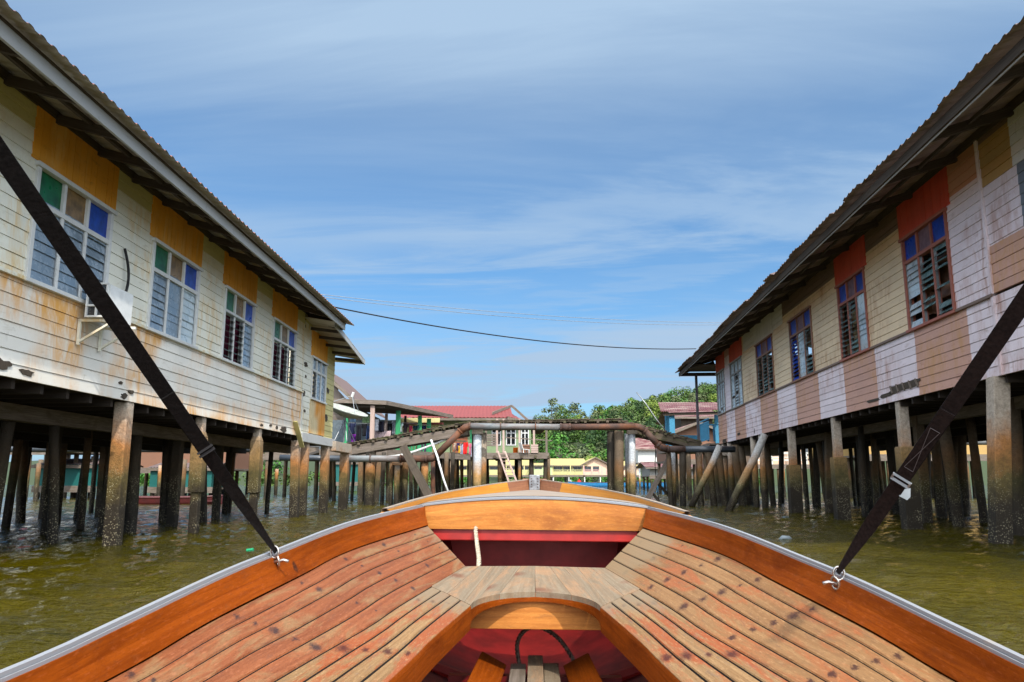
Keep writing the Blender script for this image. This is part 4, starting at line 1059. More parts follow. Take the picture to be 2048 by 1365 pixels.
# ropes
def rope(name, pts, r, mat, label):
    c = smooth(pts, 90); L = cumlen(c); mb = MB()
    for s_ in range(3):
        q = []
        for i, p in enumerate(c):
            d = (c[min(i + 1, 90)] - c[max(i - 1, 0)]).normalized(); a = d.cross(Vector((.3, 1, .2))).normalized(); b = d.cross(a); t = L[i] / (r * 5.5) * 6.283 + s_ * 2.094
            q.append(p + (a * math.cos(t) + b * math.sin(t)) * r * .62)
        mb.tube(q, r * .50, 6)
    return tag(mb.build(name, mat, None, smooth=True), label, 'rope')
rope('rope', [bw(p) for p in ((-.322, tc_ + .03, cbm[2] + .02), (-.322, tc_ - .02, cbm[2] - .005), (-.305, tc_ - .14, cbm[2] - .07), (-.285, tc_ - .30, cbm[2] - .12), (-.272, fe[1] + .10, .585), (-.268, fe[1] + .12, .45))], .011, m_rope, 'pale twisted rope hanging down in front of the red beam under the bow coaming')
rope('rope', [bw(p) for p in ((-.06, 3.52, .20), (-.075, 3.50, .32), (-.035, 3.48, .385), (.03, 3.48, .39), (.10, 3.50, .345), (.155, 3.52, .27), (.18, 3.5, .22))], .009, m_rope_d, 'dirty twisted rope looped in the bilge behind the small thwart board')
# webbing straps that hold the canopy
def strap(hook, sd, px, py, tY, m, label, nm='canopy_strap'):
    t = empty(nm, bw((sd * (hook.x - .015), hook.y, hook.z + .012)), 0, label, 'strap', 'canopy straps'); base = t.location.copy()
    top = at(px, py, tY); d = (top - base); far = d * 1.9
    view = (base + d * .5 - Vector((0, 0, EYE))).normalized(); ax = d.normalized(); side = ax.cross(view).normalized()
    mb = MB(); n = 26
    for off, s_a, s_b in ((0, -.004, 1), ):
        rows = []; uvs = []
        for i in range(n + 1):
            f = s_a + (s_b - s_a) * i / n; tw = .95 * max(0, 1 - f * 7) * sd; wv = (side * math.cos(tw) + view * math.sin(tw)) * (.0168 * min(1, .6 + f * 4.0))
            p = far * f; rows.append([p - wv, p - view * .003 - wv * .99, p - view * .003 + wv * .99, p + wv]); uvs.append([(f * 2, k * .015) for k in range(4)])
        mb.grid(rows, 0, uvs)
    mb.build('webbing', m, t, solid=.002)
    f1, f2 = (.185, .27) if sd < 0 else (.205, .34)
    a, b = far * f1, far * f2
    mb = MB(); mb.bar(a - view * .008, b - view * .008, .032, .005, up=view); mb.build('doubled_webbing', m, t)
    mb = MB(); mb.bar(a - side * .022 - view * .012, a + side * .022 - view * .012, .007, .005, up=view); mb.bar(a - side * .022 + ax * .014 - view * .012, a + side * .022 + ax * .014 - view * .012, .006, .004, up=view)
    if sd > 0:
        mb.bar(a + side * -.021 - view * .012, a + side * -.021 + ax * .016 - view * .012, .005, .004, up=view); mb.bar(a + side * .021 - view * .012, a + side * .021 + ax * .016 - view * .012, .005, .004, up=view)
    mb.build('buckle', m_steel if sd > 0 else m_black, t)
    mb = MB(); ring(mb, (0, 0, -.006), .014, .0035, (.3, 1, 0), 1.25); ring(mb, (-.010 * sd, .004, -.032), .012, .0035, (1, .6, .2), 1.4); mb.build('shackle', m_chrome, t, smooth=True)
    if sd > 0:
        mb = MB(); c = a + side * -.0 - ax * .02; dn = Vector((0, 0, -1)); q_ = side
        s0 = c + Vector((.012, 0, -.004)); mb.add([s0, s0 + Vector((.024, 0, .003)), s0 + Vector((.022, 0, -.018)), s0 + Vector((.013, 0, -.026)), s0 + Vector((-.006, 0, -.016))], [(0, 1, 2, 3, 4)]); mb.build('care_label', m_steel, t, solid=.001)
        mb = MB()
        for e in (-1, 1): mb.bar(a.lerp(b, .2) - side * .011 * e - view * .0125, a.lerp(b, .75) + side * .011 * e - view * .0125, .0012, .001, up=view)
        for g_ in (.2, .75): mb.bar(a.lerp(b, g_) - side * .011 - view * .0125, a.lerp(b, g_) + side * .011 - view * .0125, .0012, .001, up=view)
        mb.build('stitching', plain('pale_thread', (.12, .10, .10), .8), t)
    return t
strap(hookL, -1, -8, 296, 1.35, m_web, 'black webbing strap running up to the left from the left gunwale')
strap(hookR, 1, 2056, 590, 1.55, m_webb, 'brown-black webbing strap with a white label running up to the right from the right gunwale')
# ------------------------------------------------------------------ raised walkway across the channel, 33 m ahead
YB = 33.0
wk = empty('raised_walkway', (0, YB, 0), 0, 'raised weathered plank walkway arching over the channel between the two stilt houses', 'walkway')
def L_(px, py, Y=YB): p = at(px, py, Y); return (p.x, Y - YB, p.z)
def walk(pts, nm='deck'):
    mb = MB(); tot = 0
    for (a, b) in zip(pts, pts[1:]):
        A = Vector(L_(*a)); B = Vector(L_(*b)); n = int((B - A).length / .17); d = (B - A) / n
        for i in range(n):
            p = A + d * i; w_ = 1.5 + random.uniform(-.08, .08); j = random.uniform(-.006, .006)
            mb.bar((p.x + d.x * .05, .0 - w_ / 2 + .75 - .05, p.z + j - .02), (p.x + d.x * .95, w_ / 2 + .75 - .05, p.z + j - .02) if False else (p.x + d.x * .05, w_ + .0, p.z + j - .02), .15, .035)
    return mb.build(nm, m_mossy, wk)
ramp = [(688, 887), (800, 868), (945, 841), (1240, 837), (1262, 845), (1330, 862), (1404, 884)]
walk(ramp)
for yy in (.02, 1.42):
    for (a, b) in zip(ramp, ramp[1:]):
        A = Vector(L_(*a)); B = Vector(L_(*b)); q = MB(); q.bar(A + Vector((0, yy, -.075)), B + Vector((0, yy, -.075)), .07, .07); q.build('edge_rail', m_mossy, wk)
for (a, b, h) in (((690, 903), (935, 862), .34), ((1262, 858), (1402, 890), .36)):
    A = Vector(L_(*a)); B = Vector(L_(*b))
    for yy in (.06, 1.35):
        q = MB(); q.bar(A + Vector((0, yy, 0)), B + Vector((0, yy, 0)), .07, h); q.build('side_beam', m_grey if b[0] < 1000 else m_mossy, wk)
for yy in (.35, 1.2):
    A = Vector(L_(945, 853)); B = Vector(L_(1250, 849)); q = MB(); q.bar(A + Vector((0, yy, 0)), B + Vector((0, yy, 0)), .10, .22); q.build('side_beam', m_dark, wk)
q = MB()
px = 700
while px < 1395:
    for (a, b) in zip(ramp, ramp[1:]):
        if a[0] <= px < b[0]:
            f = (px - a[0]) / (b[0] - a[0]); p = Vector(L_(px, a[1] + (b[1] - a[1]) * f)); q.bar(p + Vector((0, -.10, -.13)), p + Vector((0, 1.5, -.13)), .10, .09)
    px += random.uniform(17, 30)
q.build('joists', m_mossy, wk)
def vpile(nm, px, ptop, r, mat, cap=None, dY=0.0, root=wk, sq=False, lean=0):
    p = at(px, ptop, YB + dY); o = pile(nm, mat, root, p.x - root.location.x, dY if root is wk else YB + dY, p.z, r, lean=(lean, 0), sq=sq, n=14 if 'pvc' in mat.name or 'white' in mat.name else 9, jit=.0 if mat is m_pvc else .05)
    if cap:
        q = MB(); q.box(p.x - cap, p.x + cap, dY - cap, dY + cap, p.z - .02, p.z + .2); q.build('pile_cap', m_conc, o, bevel=.012)
    return o
vpile('pile', 955, 868, .18, m_pvc, .23, .15); vpile('pile', 952, 862, .17, m_pile_t, None, 1.2); vpile('pile', 966, 866, .16, m_conc, None, .75)
vpile('pile', 1222, 862, .18, m_pile_d, None, .55, lean=-.05); vpile('pile', 1238, 862, .20, m_pile_t, None, .15, lean=-.1)
vpile('pile', 1254, 868, .11, m_pvc, None, .9, lean=-.02); vpile('pile', 1264, 868, .145, m_pvc, .19, .15, lean=-.1)
# pipe that follows the walkway
pp = empty('water_pipe', (0, YB - .32, 0), 0, 'large rusty water pipe slung under the raised walkway, bending up and over the channel', 'pipe')
def pl(px, py, Y=YB - .32): p = at(px, py, Y); return (p.x, 0, p.z)
def seg(pts, r, mat, nm='pipe_section'):
    r *= .86; q = MB(); q.tube([pl(*p) for p in pts], r, 16); return q.build(nm, mat, pp, smooth=False)
m_smooth = [seg([(560, 916), (690, 918)], .15, m_pipe_d), seg([(690, 918), (800, 918)], .155, m_pipe_g), seg([(800, 918), (852, 918)], .165, m_rust),
    seg([(852, 918), (864, 917), (872, 912)], .175, m_rust, 'elbow'), seg([(872, 912), (922, 862)], .16, m_rust), seg([(922, 862), (930, 856), (940, 853)], .17, m_rust, 'elbow'),
    seg([(940, 853), (1122, 855)], .155, m_pipe_g), seg([(1122, 855), (1140, 855)], .175, m_rust, 'elbow'), seg([(1140, 855), (1268, 854)], .16, m_rust), seg([(1268, 854), (1278, 855), (1290, 862)], .17, m_rust, 'elbow'),
    seg([(1290, 862), (1316, 890)], .155, m_rust), seg([(1316, 890), (1324, 896), (1336, 899)], .175, m_rust, 'elbow'), seg([(1336, 899), (1370, 899)], .165, m_rust), seg([(1370, 899), (1470, 899)], .155, m_pipe_d)]
for o in m_smooth: o.data.polygons.foreach_set('use_smooth', [len(p.vertices) == 4 for p in o.data.polygons])
for (a, b) in (((800, 918), (803, 918)), ((851, 918), (854, 918)), ((871, 913), (873, 911)), ((920, 864), (922, 862)), ((938, 853), (941, 853)), ((1120, 855), (1123, 855)), ((1138, 855), (1141, 855)), ((1288, 861), (1291, 863)), ((1314, 888), (1317, 891)), ((1334, 899), (1337, 899)), ((1000, 854), (1002, 854)), ((1070, 854), (1072, 854)), ((740, 918), (742, 918))):
    q = MB(); q.tube([pl(*a), pl(*b)], .178, 14); q.build('flange', m_rust, pp)
# support piles under the pipe and near the house ends
sup = [(742, 898, .27, m_conc, 'broad concrete pile under the left pipe'), (795, 925, .15, m_pvc, 'orange-stained white pile under the left pipe, below a square cap'), (812, 900, .17, m_pile_t, 'mossy timber pile just right of the capped white pile'),
       (783, 922, .11, m_pile_t, 'thin timber pile left of the capped white pile'), (850, 925, .19, m_conc, 'pale flaking pile under the left pipe elbow'), (866, 922, .12, m_rust, 'slim rust-red steel pile under the left pipe elbow'),
       (893, 905, .13, m_pile_t, 'timber pile under the green laundry house deck'), (906, 905, .11, m_pile_d, 'dark pile beside the timber pile under the laundry deck'), (768, 905, .12, m_pile_d, 'dark pile behind the leaning plank on the left'), (822, 905, .12, m_pile_d, 'dark pile behind the leaning dark plank'),
       (1337, 905, .13, m_pile_t, 'brown timber pile left of the white pile under the right pipe'), (1345, 905, .15, m_pvc, 'white pile with an orange waterline under the right pipe'), (1365, 905, .17, m_pile_d, 'dark pile right of the white pile under the right pipe'),
       (1398, 890, .17, m_conc, 'pile next to the foot of the steel porch post'), (1416, 905, .18, m_pile_t, 'leaning timber pile below the blue railing'), (1437, 905, .18, m_pile_t, 'timber pile at the corner of the pink house')]
for i, (px, py, r, m, lb) in enumerate(sup):
    dY = random.uniform(-.3, .6) + (3 if i in (6, 7, 8, 9) else 0); p = at(px, py, YB + dY)
    o = pile('pile', m, None, p.x, YB + dY, p.z, r * .8, lean=(.25 if 1410 < px else random.uniform(-.12, .12), 0)); tag(o, lb, 'pile', 'piles beside the walkway')
    if i == 1: q = MB(); q.box(p.x - .2, p.x + .2, YB + dY - .2, YB + dY + .2, p.z - .12, p.z + .05); q.build('pile_cap', m_conc, o)
def pole(nm, a, b, r, mat, label, cat='pole', flat=None, group=None):
    A = at(*a); B = at(*b); q = MB()
    if flat: q.bar(A, B, flat[0], flat[1], (0, 1, 0)); 
    else: q.tube([A, A.lerp(B, .3) + Vector((.03, 0, 0)), A.lerp(B, .7) - Vector((.02, 0, 0)), B], [r, r * 1.05, r * .95, r], 12)
    return tag(q.build(nm, mat, None, smooth=not flat), label, cat, group)
pole('leaning_plank', (806, 893, 32.3), (862, 1001, 31.2), 0, m_dark, 'dark mossy plank leaning across the pipe towards the channel', 'plank', flat=(.32, .09))
pole('leaning_pole', (862, 880, 32.6), (899, 992, 32.0), .042, m_white_pl, 'thin white pole leaning beside the pipe elbow')
pole('leaning_plank', (1339, 915, 33.2), (1292, 1004, 33.0), 0, m_grey, 'grey plank bracing the piles right of the channel opening', 'plank', flat=(.20, .1))
pole('leaning_plank', (1302, 983, 33.1), (1318, 1003, 33.2), 0, m_dark, 'short dark plank propping the foot of the grey brace', 'plank', flat=(.1, .10))
pole('leaning_plank', (1312, 964, 33.3), (1338, 992, 33.8), 0, m_dark, 'short dark plank from the grey brace back to the piles', 'plank', flat=(.1, .10))
m_bamb = pilemat('pale_leaning_pole', (.46, .45, .43), (.45, .24, .10), (.14, .12, .05), z=(2.0, 1.45, .9, .4))
pole('leaning_pole', (1439, 893, 31.5), (1383, 1014, 31.0), .125, m_bamb, 'pale pole leaning from the water up to the corner of the pink house')
pole('leaning_pole', (1529, 870, 27.3), (1456, 1026, 27.0), .125, m_bamb, 'pale crooked-topped pole leaning against the bottom edge of the pink house')
pole('antenna', (1273, 785, 33.9), (1331, 862, 33.6), .022, m_steel, 'thin metal aerial rod leaning back from the walkway ramp', 'aerial')
q = MB(); q.tube([at(1312, 885, 33.6), at(1310, 930, 33.6), at(1314, 980, 33.5), at(1319, 1006, 33.5)], .018, 6); tag(q.build('hanging_cable', m_black), 'thin black cable dangling into the water left of the braced piles', 'cable')
q = MB(); q.tube(smooth([at(665, 921, 33.2), at(760, 915, 33.2), at(810, 909, 33.2), at(870, 888, 33.2), at(930, 862, 33.2)], 24), .05, 8); tag(q.build('thin_pipe', m_white_pl, None, smooth=True), 'thin white plastic pipe sagging behind the rusty pipe', 'pipe')
# satellite dish on the annex deck
sdh = empty('satellite_dish', at(688, 868, 29.5), 0, 'large grey satellite dish facing up beside the end of the cream house', 'satellite dish')
q = MB(); rows = []
ax_ = Vector((.32, -.15, .95)).normalized(); e1_ = ax_.cross(Vector((0, 1, 0))).normalized(); e2_ = ax_.cross(e1_)
cc_ = Vector((.02, 0, .62))
for i in range(8):
    r = .80 * i / 7; rows.append([cc_ + ax_ * (.30 * (i / 7) ** 2) + (e1_ * math.cos(t) + e2_ * math.sin(t)) * r for t in [k / 24 * 6.2832 for k in range(25)]])
q.grid(rows); q.build('dish', plain('dish_paint', (.36, .38, .34), .6), sdh, smooth=True, solid=.012)
q = MB()
for t in (.3, 2.2, 4.4): q.tube([cc_ + ax_ * .3 + (e1_ * math.cos(t) + e2_ * math.sin(t)) * .78, cc_ + ax_ * .85], .012, 5)
q.build('feed_arm', m_steel, sdh); q = MB(); q.tube([cc_ + ax_ * .80, cc_ + ax_ * .98], .05, 8); q.build('feed_horn', m_white_pl, sdh)
q = MB(); q.tube([(0, 0, -.3), cc_], .035, 8)
for x, y in ((-.45, .2), (.35, .3), (.2, -.4), (-.3, -.3)): q.tube([(x, y, -.3), cc_ - Vector((0, 0, .06))], .018, 6)
q.build('stand', m_steel, sdh)

# ------------------------------------------------------------------ generic stilt house
def roof_slab(mb, y_eave, z_eave, y_ridge, z_ridge, x0, x1, th=.05):
    a, b, c, d = (x0, y_eave, z_eave), (x1, y_eave, z_eave), (x1, y_ridge, z_ridge), (x0, y_ridge, z_ridge)
    n = max(2, int(abs(x1 - x0) / .1)); r0 = []; r1 = []
    for i in range(n + 1):
        x = x0 + (x1 - x0) * i / n; w_ = .02 * (i % 2); r0.append((x, y_eave, z_eave + w_)); r1.append((x, y_ridge, z_ridge + w_))
    mb.grid([r0, r1]); mb.grid([[(p[0], p[1], p[2] - th) for p in r0], [(p[0], p[1], p[2] - th) for p in r1]], 1, flip=True)
def stilt_house(name, label, x0, x1, y0, y1, zf, zw, zr, wallm, roofm, wins=(), rail=None, trim=None, over=.6, posts=3.0, postm=None, ridge='x', cat='stilt house', deck=0.0, doors=()):
    h = empty(name, ((x0 + x1) / 2, y0, 0), 0, label, cat); hw = (x1 - x0) / 2; D = y1 - y0; trim = trim or m_grey
    q = MB()
    # front wall with real openings
    op = sorted([(a - (x0 + x1) / 2, b - (x0 + x1) / 2, c, d) for a, b, c, d in wins] + [(a - (x0 + x1) / 2, b - (x0 + x1) / 2, zf, c) for a, b, c in doors]); xx = -hw
    for a, b, c, d in op:
        if a > xx: q.box(xx, a, 0, .1, zf, zw)
        if c > zf + .01: q.box(a, b, 0, .1, zf, c)
        q.box(a, b, 0, .1, d, zw); xx = b
    q.box(xx, hw, 0, .1, zf, zw); q.box(-hw, -hw + .1, .1, D, zf, zw); q.box(hw - .1, hw, .1, D, zf, zw); q.box(-hw, hw, D, D + .1, zf, zw); q.build('wall', wallm, h)
    for a, b, c, d in op:
        q = MB(); t = .06
        for r_ in ((a, a + t, c, d), (b - t, b, c, d), (a + t, b - t, c, c + t), (a + t, b - t, d - t, d), ((a + b) / 2 - t / 2, (a + b) / 2 + t / 2, c + t, d - t)): q.box(r_[0], r_[1], -.03, .05, r_[2], r_[3])
        wn_ = q.build('window' if c > zf + .01 else 'door', trim, h)
        q = MB(); q.box(a + t, b - t, .055, .065, c + t, d - t); q.build('pane', m_glass_dk, wn_)
    q = MB(); yc = D / 2
    if ridge == 'x':
        roof_slab(q, -over, zw - .05, yc, zr, -hw - over, hw + over); roof_slab(q, D + over, zw - .05, yc, zr, -hw - over, hw + over)
        o = q.build('roof', [roofm, m_sheet_ur], h); q = MB()
        for s_ in (-1, 1): q.add([(s_ * hw, 0, zw), (s_ * hw, D, zw), (s_ * hw, yc, zr - .08)], [(0, 1, 2)])
        q.build('gable', wallm, h)
    else:
        for s_ in (-1, 1):
            a = [(s_ * (hw + over), y, zw - .05 + .02 * (k % 2)) for k, y in enumerate([-over + i * .1 for i in range(int((D + 2 * over) / .1))])]; b = [(0, p[1], zr + .02 * (k % 2)) for k, p in enumerate(a)]
            q.grid([a, b]); q.grid([[(p[0], p[1], p[2] - .05) for p in a], [(p[0], p[1], p[2] - .05) for p in b]], 1)
        q.build('roof', [roofm, m_sheet_ur], h); q = MB(); q.add([(-hw, .0, zw), (hw, .0, zw), (0, .0, zr - .1)], [(0, 1, 2)]); q.build('gable', wallm, h)
        q = MB()
        for s_ in (-1, 1): q.bar((s_ * (hw + over), -over, zw - .12), (0, -over, zr - .06), .04, .2)
        q.build('fascia', trim, h)
    if ridge == 'x': q = MB(); q.box(-hw - over, hw + over, -over - .03, -over, zw - .24, zw - .06); q.build('fascia', trim, h)
    q = MB(); q.box(-hw - .1, hw + .1, -deck, D, zf - .12, zf); q.build('deck', m_grey, h)
    q = MB(); q.box(-hw - .1, hw + .1, -deck - .04, -deck - .002, zf - .34, zf + .04); q.build('edge_beam', trim if rail else m_grey, h)
    if rail:
        q = MB(); x = -hw
        for z in (.35, .62, .95): q.box(-hw, hw, -deck, -deck + .06, zf + z, zf + z + (.12 if z != .62 else .07))
        while x <= hw: q.box(x - .06, x + .06, -deck, -deck + .1, zf, zf + 1.0); x += 1.5
        q.build('railing', rail, h); x = -hw; q = MB()
        while x <= hw + .01: q = MB(); q.box(x - .1, x + .1, -deck - .01, -deck + .18, zf, zw - .1); q.build('veranda_post', rail, h); x += 3.6
    y = -deck + .15; first = True
    while y < D + .2:
        x = -hw + .15
        while x <= hw: pile('post', postm or m_pile_t, h, x, y, zf - .1, .13, n=6); x += posts
        y += posts * 1.3
    return h

# ------------------------------------------------------------------ laundry veranda and the red roofed house, left of the channel
lv = empty('laundry_veranda', (-6.0, 38, 0), 0, 'dark open veranda with green posts, hung with laundry, behind the left end of the walkway', 'veranda')
def V_(px, py, Y): p = at(px, py, Y); return Vector((p.x + 6.0, Y - 38, p.z))
A, B, C_ = V_(640, 800, 37.6), V_(772, 805, 37.6), V_(906, 833, 46.5)
q = MB(); up_ = Vector((0, 0, .0))
far1 = C_ + Vector((-5.0, 4, .7)); 
q.add([A, B, C_, C_ + Vector((-7.5, 1.5, .55)), A + Vector((-.5, 9, .9))], [(0, 1, 2, 3, 4)], 0)
q.add([p + Vector((0, 0, -.07)) for p in (A, B, C_, C_ + Vector((-7.5, 1.5, .55)), A + Vector((-.5, 9, .9)))], [(4, 3, 2, 1, 0)], 1)
q.build('roof', [m_sheet_tr, m_dark], lv)
for a, b in ((A, B), (B, C_)): q = MB(); q.bar(a + Vector((0, -.03, -.02)), b + Vector((0, -.03, -.02)), .05, .20); q.build('fascia', m_grey, lv)
q = MB(); q.bar(A + Vector((0, .3, -.2)), B + Vector((-.1, .3, -.2)), .1, .12); q.build('roof_beam', m_dark, lv)
dz = Z(900, 38)
dk = [V_(640, 893, 38), V_(775, 897, 38), V_(940, 912, 46), V_(905, 908, 50), V_(600, 890, 48)]
q = MB(); q.add([Vector((p.x, p.y, dz)) for p in dk] + [Vector((p.x, p.y, dz - .12)) for p in dk], [(0, 1, 2, 3, 4), (9, 8, 7, 6, 5)] + [(k, (k + 1) % 5, 5 + (k + 1) % 5, 5 + k) for k in range(5)]); q.build('deck', m_grey, lv)
for a, b in ((0, 1), (1, 2)): q = MB(); q.bar(Vector((dk[a].x, dk[a].y - .05, dz - .12)), Vector((dk[b].x, dk[b].y - .05, dz - .12)), .06, .30); q.build('edge_beam', m_grey, lv)
for px, Y, m, pt, r in ((746, 37.8, m_pinkpost, 812, .10), (694, 38, m_green, 806, .08), (797, 40, m_green, 822, .11), (840, 43, m_green, 832, .10), (858, 44.5, m_green, 838, .11), (811, 45, m_dark, 832, .06), (773, 42, m_pinkpost, 828, .07)):
    p = V_(px, pt, Y); q = MB(); q.bar((p.x, p.y, dz), (p.x, p.y, p.z), 2 * r, 2 * r, (0, 1, 0)); q.build('veranda_post', m, lv)
q = MB(); p0 = V_(798, 905, 40.5); p1 = V_(862, 905, 45.5)
for z in (.15, .95): q.bar((p0.x, p0.y, dz + z), (p1.x, p1.y, dz + z), .05, .08)
for i in range(12): p = p0.lerp(p1, i / 11); q.bar((p.x, p.y, dz + .1), (p.x, p.y, dz + .98), .10, .03, (0, 1, 0))
q.build('railing', m_green, lv)
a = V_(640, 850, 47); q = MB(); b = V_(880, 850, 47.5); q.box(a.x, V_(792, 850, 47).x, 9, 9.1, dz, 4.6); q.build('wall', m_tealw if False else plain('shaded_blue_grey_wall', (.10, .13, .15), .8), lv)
q = MB(); q.box(V_(792, 850, 47).x, b.x, 9.3, 9.4, dz, 4.75); q.build('wall', m_yellow, lv)
q = MB(); q.box(V_(800, 850, 47).x, b.x + .2, 8.9, 9.6, 4.35, 4.45); q.build('awning', m_redroof, lv)
for px, Y in ((700, 38.3), (722, 38.2), (728, 42), (760, 38.3), (775, 40), (802, 42), (830, 44), (845, 46), (872, 47), (655, 38.3), (668, 41), (710, 44), (752, 45), (790, 47), (692, 46), (738, 40), (815, 40.5)):
    p = V_(px, 905, Y); pile('post', random.choice((m_pile_d, m_pile_t, m_pile_t)), lv, p.x, p.y, dz - .1, random.uniform(.065, .12), lean=(random.uniform(-.2, .2), 0), sq=random.random() < .5, n=7)
# garments
def cloth(name, px0, px1, py0, py1, Y, colr, label, cat, legs=False, sleeves=False, Y2=None, group='laundry on the veranda lines'):
    Y2 = Y2 or Y; a = at(px0, py0, Y); b = at(px1, py0, Y2); w_ = (b - a); h = a.z - at(px0, py1, Y).z; q = MB(); n = 12; rows = []
    for j in range(9):
        v = j / 8; row = []
        for i in range(n + 1):
            u = i / n; p = a + w_ * u - Vector((0, 0, h * v)); wob = .05 * math.sin(u * 11 + px0) * (.4 + v) + .02 * math.sin(v * 6 + px1)
            row.append(p + Vector((0.3 * wob, wob, .02 * math.sin(u * 3.14) * -1)))
        rows.append(row)
    if legs:
        q.grid([r_[:6] for r_ in rows]); q.grid([r_[7:] for r_ in rows]); q.grid([r_[5:8] for r_ in rows[:3]])
    elif sleeves:
        q.grid([r_[2:11] for r_ in rows]); q.grid([r_[:3] for r_ in rows[:4]]); q.grid([r_[10:] for r_ in rows[:4]])
    else: q.grid(rows)
    m = plain(name + '_cloth_%d' % px0, colr, .9, 0, .1, .22, 8)
    return tag(q.build(name, m, None, smooth=True, solid=.012), label, cat, group)
Yf = 38.05
for args in (
    ('shirt', 698, 712, 846, 868, Yf, (.02, .025, .06), 'navy shirt hanging at the left end of the veranda below the dish', 'shirt', False, True),
    ('trousers', 713, 722, 850, 882, Yf, (.015, .015, .02), 'black trousers on the lower line between the navy shirt and the pink post', 'trousers', True),
    ('shirt', 723, 735, 848, 872, Yf + .3, (.02, .02, .025), 'black shirt with a white print just left of the pink post', 'shirt', False, True),
    ('trousers', 734, 742, 852, 884, Yf + .2, (.03, .05, .12), 'dark blue jeans hanging against the pink post', 'trousers', True),
    ('towel', 703, 720, 868, 888, Yf + .5, (.18, .03, .30), 'purple cloth low on the veranda beside the bright green pole', 'cloth'),
    ('shirt', 700, 716, 829, 844, Yf + 1, (.24, .38, .55), 'light blue shirt on the upper line in the veranda', 'shirt', False, True),
    ('towel', 724, 741, 828, 846, Yf + 1.4, (.36, .55, .28), 'pale green towel on the upper line left of the pink post', 'towel'),
    ('shirt', 746, 758, 838, 862, 39.0, (.62, .62, .68), 'white shirt hanging just right of the pink post', 'shirt', False, True),
    ('trousers', 757, 767, 843, 864, 39.2, (.02, .02, .035), 'short black trousers between the white shirt and the beige cloth', 'trousers', True),
    ('towel', 766, 775, 846, 872, 39.6, (.42, .33, .29), 'long beige cloth behind the ramp of the walkway', 'cloth'),
    ('trousers', 774, 785, 847, 872, 39.8, (.012, .012, .016), 'black trousers beside the grey towel', 'trousers', True),
    ('towel', 784, 795, 843, 869, 40.0, (.25, .27, .32), 'grey towel hanging left of the green post', 'towel'),
    ('sheet', 749, 782, 862, 900, 39.4, (.48, .36, .37), 'big pale pink sheet hanging low behind the walkway ramp', 'sheet'),
    ('shirt', 800, 806, 846, 864, 40.6, (.50, .60, .60), 'small pale shirt right of the first green post', 'shirt', False, True),
    ('shirt', 806, 817, 848, 868, 41.4, (.04, .03, .035), 'dark brown shirt on the line between the green posts', 'shirt', False, True),
    ('towel', 818, 825, 851, 872, 42, (.42, .04, .08), 'crimson towel between the dark clothes on the line', 'towel'),
    ('shirt', 826, 838, 851, 868, 42.6, (.015, .04, .05), 'dark teal shirt hanging right of the crimson towel', 'shirt', False, True),
    ('shirt', 842, 853, 851, 866, 43.6, (.02, .025, .07), 'navy shirt at the right end of the line, between the last two green posts', 'shirt', False, True),
    ('trousers', 842, 853, 878, 905, 43.4, (.10, .07, .14), 'dark purple trousers low behind the green railing', 'trousers', True),
): cloth(*args)
q = MB(); q.tube([at(692, 828, Yf + 1), at(746, 830, Yf + 1.2)], .012, 5); q.tube([at(692, 846, Yf), at(746, 848, Yf + .2)], .012, 5); q.tube([at(746, 838, 38.9), at(797, 844, 40)], .012, 5); q.tube([at(797, 845, 40.5), at(860, 851, 44)], .012, 5)
tag(q.build('clothes_line', m_steel), 'thin clothes lines strung between the veranda posts', 'clothes line')

rh = empty('red_roofed_house', (0, 50, 0), 0, 'green-walled stilt house with a bright red hipped metal roof and wooden deck, beyond the walkway', 'stilt house')
def H_(px, py, Y): p = at(px, py, Y); return Vector((p.x, Y - 50, p.z))
dz2 = Z(908, 49)
e0, e1h, r0, r1, e2 = H_(800, 838, 49), H_(1024, 832, 49), H_(820, 826, 54), H_(1019, 812, 54), H_(1092, 843, 53)
q = MB()
def slope(q, a, b, c, d, n, m=0):
    ra = []; rb = []
    for i in range(n + 1):
        w_ = .035 * (i % 2); ra.append(Vector(a).lerp(Vector(b), i / n) + Vector((0, 0, w_))); rb.append(Vector(d).lerp(Vector(c), i / n) + Vector((0, 0, w_)))
    q.grid([ra, rb], m)
ze = Z(836, 49); zrd = Z(813, 54)
x0, x1 = X(790, 49), X(1026, 49); xr1 = X(1020, 54); xe2 = X(1092, 52)
slope(q, (x0, -1, ze), (x1, -1, ze), (xr1, 4, zrd), (x0, 4, zrd), 60)
slope(q, (x0, 9, ze), (x1, 9, ze), (xr1, 4, zrd), (x0, 4, zrd), 60)
slope(q, (x1 - .3, -1, ze + .05), (xe2, 1.5, ze - .45), (xe2, 7, ze - .45), (xr1 - .2, 4, zrd - .35), 20)
slope(q, (x1 - .4, -1.2, ze + .06), (xe2, .6, ze - .42), (xe2, 7, ze - .45), (x1 - .4, 4, ze + .3), 20)
q.build('roof', m_redroof, rh, solid=.03)
q = MB(); q.add([(x0, -.9, ze - .06), (x1, -.9, ze - .06), (xe2 - .1, .9, ze - .5), (xe2 - .1, 8, ze - .5), (x0, 8, ze - .06)], [(0, 1, 2, 3, 4)]); q.build('soffit', m_dark, rh)
q = MB(); q.bar((x1 - .35, -1.15, ze - .02), (xe2, .65, ze - .47), .05, .2); q.bar((x0, -1.02, ze - .09), (x1, -1.02, ze - .09), .04, .14); q.build('fascia', m_grey, rh)
q = MB(); q.bar((xr1 + .1, 3.2, zrd - .05), (xr1 - 1.1, -.2, ze + .35), .05, .16); q.bar((xr1 + .12, 3.2, zrd - .05), (xe2 - 1.0, 3.0, ze + .0), .05, .16); q.build('barge_board', m_grey, rh)
xw0, xw1 = X(868, 50), X(1062, 50)
q = MB()
